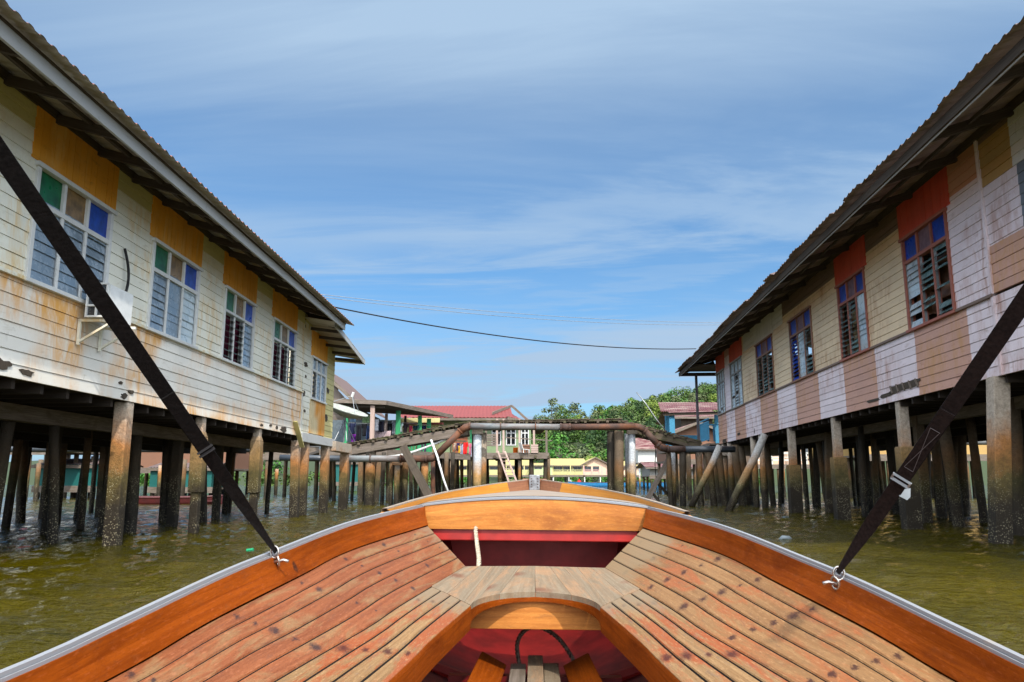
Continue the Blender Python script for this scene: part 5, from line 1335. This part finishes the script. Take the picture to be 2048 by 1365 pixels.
wins_ = [(X(983, 50), X(1002, 50)), (X(1012, 50), X(1032, 50)), (X(1042, 50), X(1058, 50))]
xx = xw0
for a, b in wins_:
    q.box(xx, a, 0, .1, dz2, ze - .1); q.box(a, b, 0, .1, dz2, dz2 + .55); q.box(a, b, 0, .1, ze - .35, ze - .1); xx = b
q.box(xx, xw1, 0, .1, dz2, ze - .1); q.box(xw1 - .1, xw1, .1, 8, dz2, ze - .1); q.box(xw0, xw0 + .1, .1, 8, dz2, ze - .1); q.box(xw0, xw1, 7.9, 8, dz2, ze - .1); q.build('wall', m_greenw, rh)
for a, b in wins_:
    q = MB()
    for x in (a, (a + b) / 2 - .03, b - .06): q.box(x, x + .06, -.04, .04, dz2 + .55, ze - .35)
    for z in (dz2 + .55, dz2 + 1.3, ze - .41): q.box(a, b, -.05, .03, z, z + .06)
    wv = q.build('window', m_frame_w, rh); q = MB()
    for i in range(12): q.bar((a + .07, 0, dz2 + .65 + i * .13), (b - .07, 0, dz2 + .65 + i * .13), .005, .11, (0, -.6, .8))
    q.build('louvre', m_glass_dk, wv)
q = MB(); q.box(X(905, 50), X(935, 50), -.05, .0, dz2 + .1, ze - .5); q.build('door', wood('red_brown_door', (.22, .07, .03), (.3, .1, .05), .6), rh)
q = MB(); q.box(X(940, 50), X(952, 50), -.05, .0, dz2 + .1, ze - .5); q.build('shutter', m_green, rh)
xd0, xd1 = X(868, 48), X(1098, 48)
q = MB(); q.box(xd0, xd1, -2.2, 8, dz2 - .12, dz2); q.build('deck', m_grey, rh)
for a, b in ((868, 925), (972, 1098)): q = MB(); q.box(X(a, 48), X(b, 48), -2.28, -2.21, dz2 - .34, dz2 + .02); q.build('edge_beam', m_grey, rh)
for i in range(9): x = xd0 + .4 + i * .82; q = MB(); q.bar((x, -2.4, dz2 - .22), (x, 5, dz2 - .22), .14, .14); q.build('joist', m_mossy, rh)
for px, m in ((972, m_grey), (994, m_pinkpost), (1007, m_pinkpost), (1039, m_pinkpost), (1068, m_pinkpost), (1093, m_grey)):
    x = X(px, 48); q = MB(); q.bar((x, -2.05, dz2), (x, -2.05, ze - .15 - (.35 if px > 1050 else 0)), .12, .12, (0, 1, 0)); q.build('veranda_post', m, rh)
q = MB(); q.bar((X(1010, 48), -2.05, dz2 + .95), (X(1104, 48), -2.05, dz2 + .75), .04, .06); q.build('railing', m_grey, rh)
q = MB()
for i in range(5): q.box(X(974, 48), X(992, 48), -2.1, -2.06, dz2 + .42 + i * .15, dz2 + .54 + i * .15)
q.build('slatted_screen', m_grey, rh)
for i in range(24):
    pile('post', random.choice((m_pile_d, m_pile_t, m_conc)), rh, xd0 + .3 + (i % 8) * .95 + random.uniform(-.2, .2), -1.8 + (i // 8) * 3.4, dz2 - .2, random.uniform(.09, .15), lean=(random.uniform(-.15, .15), 0), n=7)
q = MB(); A = at(996, 903, 47.4); B = at(1018, 965, 46.6); dxx = Vector((.42, 0, 0))
for s_ in (0, 1): q.bar(A + dxx * s_, B + dxx * s_ * 1.1, .10, .06, (0, 1, 0))
la = tag(q.build('ladder', m_pinkpost), 'wooden ladder with broad rungs leading from the red-roofed house deck down to the water', 'ladder')
for i in range(8):
    q = MB(); p = A.lerp(B, (i + .7) / 8.3); q.bar(p, p + dxx * 1.05, .12, .035); q.build('rung', m_pinkpost, la)
q = MB(); p = at(1050, 905, 47.5); 
ch = empty('plastic_chair', (p.x, 47.6, dz2), .4, 'white plastic chair lying back on the deck of the red-roofed house', 'chair')
q = MB(); q.bar((-.2, 0, .22), (.22, 0, .18), .42, .03); q.build('seat', m_white_pl, ch); q = MB(); q.bar((-.2, 0, .2), (-.34, 0, .62), .42, .03, (1, 0, 0)); q.build('backrest', m_white_pl, ch)
for x in (-.18, .18):
    for y in (-.18, .18): q = MB(); q.bar((x, y, 0), (x, y, .2), .04, .04); q.build('leg', m_white_pl, ch)
def crate(nm, px0, px1, h, Y, mat, label):
    q = MB(); a = X(px0, Y); b = X(px1, Y); 
    for i in range(4): q.box(a, b, Y - .25, Y - .22, dz2 + i * h / 4 + .01, dz2 + (i + 1) * h / 4 - .01)
    q.box(a + .02, b - .02, Y - .22, Y + .22, dz2, dz2 + h - .02); return tag(q.build(nm, mat), label, 'crate')
crate('wooden_crate', 1062, 1076, .52, 47.9, m_pinkpost, 'pale grey upright wooden box at the outer end of the deck')
crate('wooden_crate', 1041, 1060, .55, 48.6, m_frame_b, 'brown wooden box behind the white plastic chair')
crate('wooden_crate', 1026, 1036, .35, 48.2, w_var, 'small orange-brown box near the deck posts')
for args in (
    ('shirt', 907, 912, 886, 900, 47.2, (.45, .36, .28), 'beige top at the left end of the rack in front of the green house', 'shirt', False, True),
    ('trousers', 913, 919, 886, 902, 47.2, (.03, .03, .10), 'navy trousers on the rack beside the beige top', 'trousers', True),
    ('towel', 917, 921, 892, 906, 47.1, (.75, .45, .05), 'small yellow cloth on the rack', 'cloth'),
    ('towel', 921, 926, 888, 914, 47.2, (.35, .38, .50), 'long grey-blue cloth on the rack beside the red shirt', 'cloth'),
    ('shirt', 926, 936, 885, 909, 47.2, (.80, .03, .03), 'bright red shirt on the rack in front of the green house', 'shirt', False, True),
    ('shirt', 937, 943, 887, 910, 47.2, (.60, .16, .25), 'pink and white patterned shirt at the right end of the rack', 'shirt', False, True),
    ('towel', 940, 946, 888, 914, 47.3, (.70, .72, .82), 'white towel partly behind the pink patterned shirt', 'towel'),
): cloth(*args, group='laundry on the rack of the green house')
q = MB(); q.bar(at(905, 882, 47.2), at(932, 883, 47.2), .09, .08); q.bar(at(900, 912, 47.2), at(930, 883, 47.2), .05, .06); q.bar(at(902, 884, 47.2), at(901, 912, 47.2), .1, .12); q.bar(at(930, 884, 47.2), at(947, 886, 47.2), .03, .03)
tag(q.build('drying_rack', m_mossy), 'mossy timber drying rack holding the red shirt', 'rack')

# ------------------------------------------------------------------ houses further back
stilt_house('grey_roofed_house', 'grey-brown roofed house rising behind the laundry veranda and the end of the cream house', X(530, 48), X(702, 48), 48, 58, 2.6, Z(812, 48), Z(722, 48), m_grey, m_sheet_tr, over=.6, ridge='y')
def far_x(px, Y): return X(px, Y, 940)
YS = 160
zf, zw = Z(951, YS), Z(931, YS)
def win_row(px0, px1, n, Y, za, zb_, gap=.75):
    out = []; w_ = (px1 - px0) / n
    for i in range(n): out.append((far_x(px0 + w_ * i + w_ * (1 - gap) / 2, Y), far_x(px0 + w_ * (i + 1) - w_ * (1 - gap) / 2, Y), za, zb_))
    return out
stilt_house('school_building', 'long yellow stilt building with white rails, seen between the piles of the green house', far_x(905, YS), far_x(1062, YS), YS, YS + 12, zf, zw, zw + 1.2, m_yellow, m_olive, win_row(915, 1060, 7, YS, zf + 1.0, zw - .25), rail=m_yellow, deck=1.6, posts=3.4, postm=m_white, cat='building')
stilt_house('lime_building', 'plain lime-green block between the wooden deck and the tan-roofed yellow building', far_x(1063, YS), far_x(1103, YS), YS - 2, YS + 8, zf, zw, zw + .5, m_lime, m_olive, [(far_x(1068, YS), far_x(1083, YS), zw - .8, zw - .3)], posts=2.6, postm=m_white, over=.3, cat='building')
stilt_house('yellow_building', 'yellow stilt building with a tan gabled roof and white railing across the far water', far_x(1104, YS), far_x(1166, YS), YS, YS + 12, zf, zw, zw + 1.5, m_yellow, m_olive, win_row(1106, 1165, 3, YS, zf + .8, zw - .2, .85), rail=m_yellow, deck=1.8, posts=3.1, postm=m_white, over=.8, cat='building')
stilt_house('pink_building', 'pink and peach gable-fronted stilt building left of the pair of brown piles', far_x(1166, YS), far_x(1216, YS), YS, YS + 12, zf, zw, zw + 1.6, m_peach, m_olive, win_row(1168, 1200, 2, YS, zf + .8, zw - .2, .8), rail=m_pinkw, deck=1.8, posts=3.1, postm=m_white, over=.7, ridge='y', cat='building')
stilt_house('peach_building', 'peach building with a tan roof seen between the brown and the white piles', far_x(1243, YS), far_x(1282, YS), YS + 2, YS + 12, zf, zw, zw + 1.0, m_peach, m_olive, [(far_x(1246, YS), far_x(1252, YS), zf + 1, zw - .4)], posts=3.0, postm=m_white, cat='building')
stilt_house('salmon_building', 'salmon building seen through the piles left of the green house', far_x(862, 130), far_x(902, 130), 130, 140, 2.4, 4.6, 5.6, m_peach, m_maroon, [(far_x(868, 130), far_x(874, 130), 3.2, 4.2)], posts=3.0, postm=m_pile_t, cat='building')
stilt_house('teal_building', 'turquoise low building glimpsed between the piles below the laundry veranda', far_x(640, 80), far_x(745, 80), 80, 88, .9, 2.9, 3.4, m_tealw, m_sheet_tr, [], posts=2.5, postm=m_pile_t, cat='building', over=.2)
Y1 = 105
stilt_house('white_house', 'white house with a maroon roof on stilts, right of the channel opening', far_x(1277, Y1), far_x(1334, Y1), Y1, Y1 + 6, Z(926, Y1), Z(898, Y1), Z(874, Y1), m_white, m_maroon, [(far_x(1312, Y1), far_x(1328, Y1), Z(915, Y1), Z(903, Y1))], posts=2.6, postm=m_pvc, over=.55)
q = MB(); q.box(far_x(1280, Y1), far_x(1336, Y1), Y1 - .5, Y1 - .4, Z(937, Y1), Z(924, Y1)); tag(q.build('plank_screen', m_grey), 'grey plank screen below the white house with the maroon roof', 'screen')
# maroon porch roof with the blue post
bs = empty('blue_porch', (8.0, 45, 0), 0, 'porch with a peeling maroon sheet roof and blue posts, just left of the pink house', 'porch')
def B_(px, py, Y): p = at(px, py, Y); return Vector((p.x - 8.0, Y - 45, p.z))
q = MB(); a, b, c, d = B_(1322, 824, 44), B_(1452, 820, 44), B_(1452, 806, 47.5), B_(1316, 806, 47.5); slope(q, a, b, c, d, 56); q.build('roof', m_maroon, bs, solid=.03)
q = MB(); q.bar(B_(1326, 829, 44.2), B_(1452, 826, 44.2), .1, .16); q.build('roof_beam', m_dark, bs)
for px, Y, w_ in ((1343, 44.4, .30), (1334, 46.5, .24), (1432, 46, .2)):
    p = B_(px, 830, Y); q = MB(); q.bar((p.x, p.y, Z(898, 44.4)), (p.x, p.y, p.z), w_, w_ * .6, (0, 1, 0)); q.build('porch_post', m_blue, bs)
zz2 = Z(900, 44.4)
q = MB(); q.box(B_(1332, 880, 44.4).x, B_(1440, 880, 44.4).x, -.6, 2, zz2 - .15, zz2); q.build('deck', m_grey, bs)
q = MB(); q.box(B_(1340, 880, 44.4).x, B_(1384, 880, 44.4).x, -.55, -.5, zz2, zz2 + .62); q.build('parapet', m_blue, bs)
q = MB(); q.box(B_(1374, 860, 44.4).x, B_(1420, 860, 44.4).x, 1.9, 2, zz2 + .5, zz2 + .95); q.build('wall', m_blue, bs)
for px, Y in ((1340, 44.6), (1376, 44.6), (1410, 44.8), (1350, 46), (1395, 46.5), (1430, 46)):
    p = B_(px, 900, Y); pile('post', m_pile_t, bs, p.x, p.y, zz2 - .1, .14, n=8)
stilt_house('brown_house', 'brown house with a rusty red sheet roof behind the blue porch', X(1352, 60), X(1440, 60), 60, 68, 2.6, Z(868, 60), Z(845, 60), m_frame_b, m_maroon, [], over=.7, ridge='y')
stilt_house('ridge_house', 'small house with a patched dark red roof peeping out beside the steel porch post', X(1408, 62), X(1480, 62), 70, 78, 3.2, Z(826, 66), Z(800, 66), m_dark, m_maroon, [], over=.7)
# houses and sheds seen under and beyond the two big houses
stilt_house('brown_boarded_house', 'brown boarded house seen far beneath the left part of the cream house', X(258, 55), X(455, 55), 55, 63, Z(937, 55), Z(905, 55) + 1.0, Z(905, 55) + 3, m_frame_b, m_sheet_tr, [], posts=1.9)
stilt_house('teal_shed', 'teal fenced shed under the far left piles', X(95, 48), X(205, 48), 47, 53, .7, 2.0, 2.4, m_tealw, m_sheet_tr, [], posts=1.6, cat='shed', over=.2)
stilt_house('dark_teal_shed', 'dark teal shed glimpsed behind the piles above the red boat', X(290, 50), X(415, 50), 51, 54.5, .6, 1.9, 2.2, m_tealw, m_sheet_tr, [], posts=1.6, cat='shed', over=.2)
stilt_house('orange_edged_house', 'white house with an orange edge seen under the near end of the cream house', X(-40, 42), X(70, 42), 43, 50, 2.75, 5.2, 6.4, m_white, m_redroof, [], posts=1.8)
stilt_house('rear_right_house', 'pale house with white railings behind the piles at the far end of the pink house', X(1500, 70), X(1680, 70), 70, 78, 2.4, 5.0, 6.6, m_peach, m_maroon, win_row(1510, 1670, 5, 70, 3.2, 4.4), rail=m_white, deck=1.2, posts=1.9)
stilt_house('rear_dark_house', 'ochre walled house behind the piles under the near end of the pink house', X(1720, 46), X(2060, 46), 46, 54, 2.5, 5.0, 6.6, m_ochre, m_maroon, [], posts=1.5)
stilt_house('debris_shed', 'low rusty-roofed shed with stacked timber at the water behind the braced piles', far_x(1300, 90), far_x(1425, 90), 90, 96, Z(952, 90), Z(934, 90), Z(924, 90), m_frame_g, m_maroon, [], posts=2.0, cat='shed')
rnd = random.Random(31); k_ = 0
for i in range(26):   # loose piles standing in the water behind the right house
    Y = rnd.uniform(40, 62); px = rnd.uniform(1440, 2040) if i % 2 else rnd.uniform(10, 640)
    p = at(px, 900, Y); o = pile('pile', rnd.choice((m_pile_t, m_pile_t, m_conc)), None, p.x, Y, rnd.uniform(1.8, 2.5), rnd.uniform(.11, .17), n=7)
    side_ = 'under the right house' if i % 2 else 'under the left house'
    tag(o, 'distant weathered pile standing free in the water beyond the piles ' + side_, 'pile', 'distant free piles ' + side_)
for (x0, x1, Y, z, r, m, lb) in ((-40, -9.5, 34, 2.38, .16, m_pipe_d, 'black glossy pipe running behind the piles of the cream house'), (-42, -9, 37, 2.62, .07, m_pipe_g, 'thin grey pipe above the black pipe behind the cream house'),
        (10.5, 42, 35, 2.72, .14, m_pipe_g, 'grey pipe running behind the piles of the pink house'), (12, 19.6, 34.5, 3.02, .09, m_blue, 'thin blue pipe above the grey pipe behind the pink house')):
    q = MB(); q.tube([(x0, Y, z), (x1, Y, z)], r, 12)
    o = tag(q.build('water_pipe', m), lb, 'pipe'); o.data.polygons.foreach_set('use_smooth', [len(p.vertices) == 4 for p in o.data.polygons])

# ------------------------------------------------------------------ boats and people far off
def longboat(x0, x1, Y, h, hullm, inm, label, wd=.9, nm='longboat'):
    b = empty(nm, ((x0 + x1) / 2, Y, 0), 0, label, 'boat'); L = (x1 - x0) / 2; q = MB(); rows = []
    for i in range(31):
        f = i / 15 - 1; tap = 1 - abs(f) ** 5; sh = .25 * abs(f) ** 3 * h; w_ = wd * (.25 + .75 * tap)
        rows.append([(L * f, -w_, h + sh), (L * f * .99, -w_ * .9, h * .3 + sh * .5), (L * f * .97, -w_ * .6, -.2), (L * f * .97, w_ * .6, -.2), (L * f * .99, w_ * .9, h * .3 + sh * .5), (L * f, w_, h + sh)])
    q.grid(rows); q.build('hull', hullm, b, solid=.05); q = MB(); q.box(-L * .9, L * .9, -wd * .8, wd * .8, .12, .18); q.build('floor', inm, b)
    q = MB()
    for s_ in (0, 5): q.tube([r_[s_] for r_ in rows], .05, 6)
    q.build('gunwale', inm, b)
    for x in (-L * .5, 0, L * .5): q = MB(); q.box(x - .15, x + .15, -wd * .85, wd * .85, h * .6, h * .6 + .05); q.build('thwart', inm, b)
    return b
m_bblue = plain('blue_boat_paint', (.02, .19, .42), .5); m_bred = plain('dark_red_boat_paint', (.09, .012, .012), .5)
longboat(far_x(1136, 146), far_x(1290, 146), 146, .78, m_bblue, m_rust, 'long blue wooden boat lying across the far water in front of the yellow building')
longboat(far_x(1280, 118), far_x(1340, 118), 120, .8, m_bblue, m_dark, 'dark blue boat moored under the white house with the maroon roof')
longboat(X(225, 36), X(460, 36), 35.5, .30, m_bred, m_bred, 'long dark red boat moored behind the piles of the cream house', .6)
def person(x, Y, z, h, top, label, rz=0, seated=True):
    """continuous skinned figure"""
    me = bpy.data.meshes.new('person'); V3 = []; E3 = []; Rr = []
    def v(p, r, par=None):
        V3.append(p); Rr.append(r)
        if par is not None: E3.append((par, len(V3) - 1))
        return len(V3) - 1
    pv = v((0, 0, .12), .15); ch_ = v((0, 0, .38), .17, pv); nk = v((0, 0, .58), .07, ch_); hd = v((0, -.01, .70), .10, nk); v((0, -.01, .80), .085, hd)
    for s_ in (-1, 1):
        a = v((.19 * s_, 0, .50), .065, ch_); b_ = v((.25 * s_, -.06, .26), .05, a); c = v((.16 * s_, -.26, .14), .035, b_); v((.13 * s_, -.33, .13), .03, c)
        k1 = v((.12 * s_, -.40, .16), .075, pv); k2 = v((.13 * s_, -.46, -.22), .05, k1); v((.13 * s_, -.58, -.25), .04, k2)
    me.from_pydata(V3, E3, []); o = bpy.data.objects.new('person', me); col.objects.link(o)
    o.location = (x, Y, z); o.rotation_euler = (0, 0, rz); o.scale = (h, h, h)
    sk = o.modifiers.new('skin', 'SKIN'); o.modifiers.new('sub', 'SUBSURF').render_levels = 1
    for i, sv in enumerate(me.skin_vertices[0].data): sv.radius = (Rr[i], Rr[i]); sv.use_root = i == 0
    me.materials.append(top); return tag(o, label, 'person')
m_redshirt = plain('red_shirt', (.70, .03, .03), .8); m_whiteshirt = plain('white_shirt', (.6, .6, .62), .8); m_darkshirt = plain('dark_shirt', (.02, .02, .05), .8)
person(far_x(1158, 146), 146, .45, 1.25, m_redshirt, 'person in a red shirt sitting near the left end of the long blue boat')
person(far_x(1141, 146), 146.2, .40, 1.1, m_whiteshirt, 'person in a white top sitting at the left tip of the long blue boat')
person(far_x(1274, 118), 119.6, .5, 1.2, m_darkshirt, 'person in dark clothes standing by the moored dark blue boat')
# power lines
def wire(pa, pb, sag, r, label, mat=m_black):
    A = at(*pa); B = at(*pb); q = MB(); q.tube([A.lerp(B, t) - Vector((0, 0, sag * 4 * t * (1 - t))) for t in [i / 30 for i in range(31)]], r, 6); return tag(q.build('power_line', mat), label, 'cable', 'power lines over the channel')
wire((655, 612, 24), (1392, 698, 38), .42, .022, 'thick black power line sagging across the channel between the two roofs')
wire((640, 589, 23), (1446, 646, 33), .20, .009, 'upper of the two thin grey wires crossing the sky above the black power line', m_steel)
wire((640, 594, 23), (1446, 650, 33), .26, .009, 'lower of the two thin grey wires crossing the sky above the black power line', m_steel)
# floating scraps
q = MB(); p = at(500, 1102, 9.0); a = ray(500, 1102); k = -EYE / a.z; q.tube([(a.x * k - .05, a.y * k, .008), (a.x * k + .05, a.y * k, .012)], [.02, .03], 7); tag(q.build('floating_scrap', plain('green_plastic', (.02, .35, .16), .4)), 'small green plastic scrap floating left of the boat', 'litter')
a = ray(1571, 1080); k = -EYE / a.z; q = MB(); q.tube([(a.x * k - .11, a.y * k, .0), (a.x * k - .05, a.y * k, .03), (a.x * k + .06, a.y * k, .028), (a.x * k + .12, a.y * k, .0)], [.02, .045, .04, .015], 8); tag(q.build('floating_bottle', plain('grey_plastic', (.20, .24, .26), .3), smooth=True), 'grey plastic bottle floating right of the boat', 'litter')
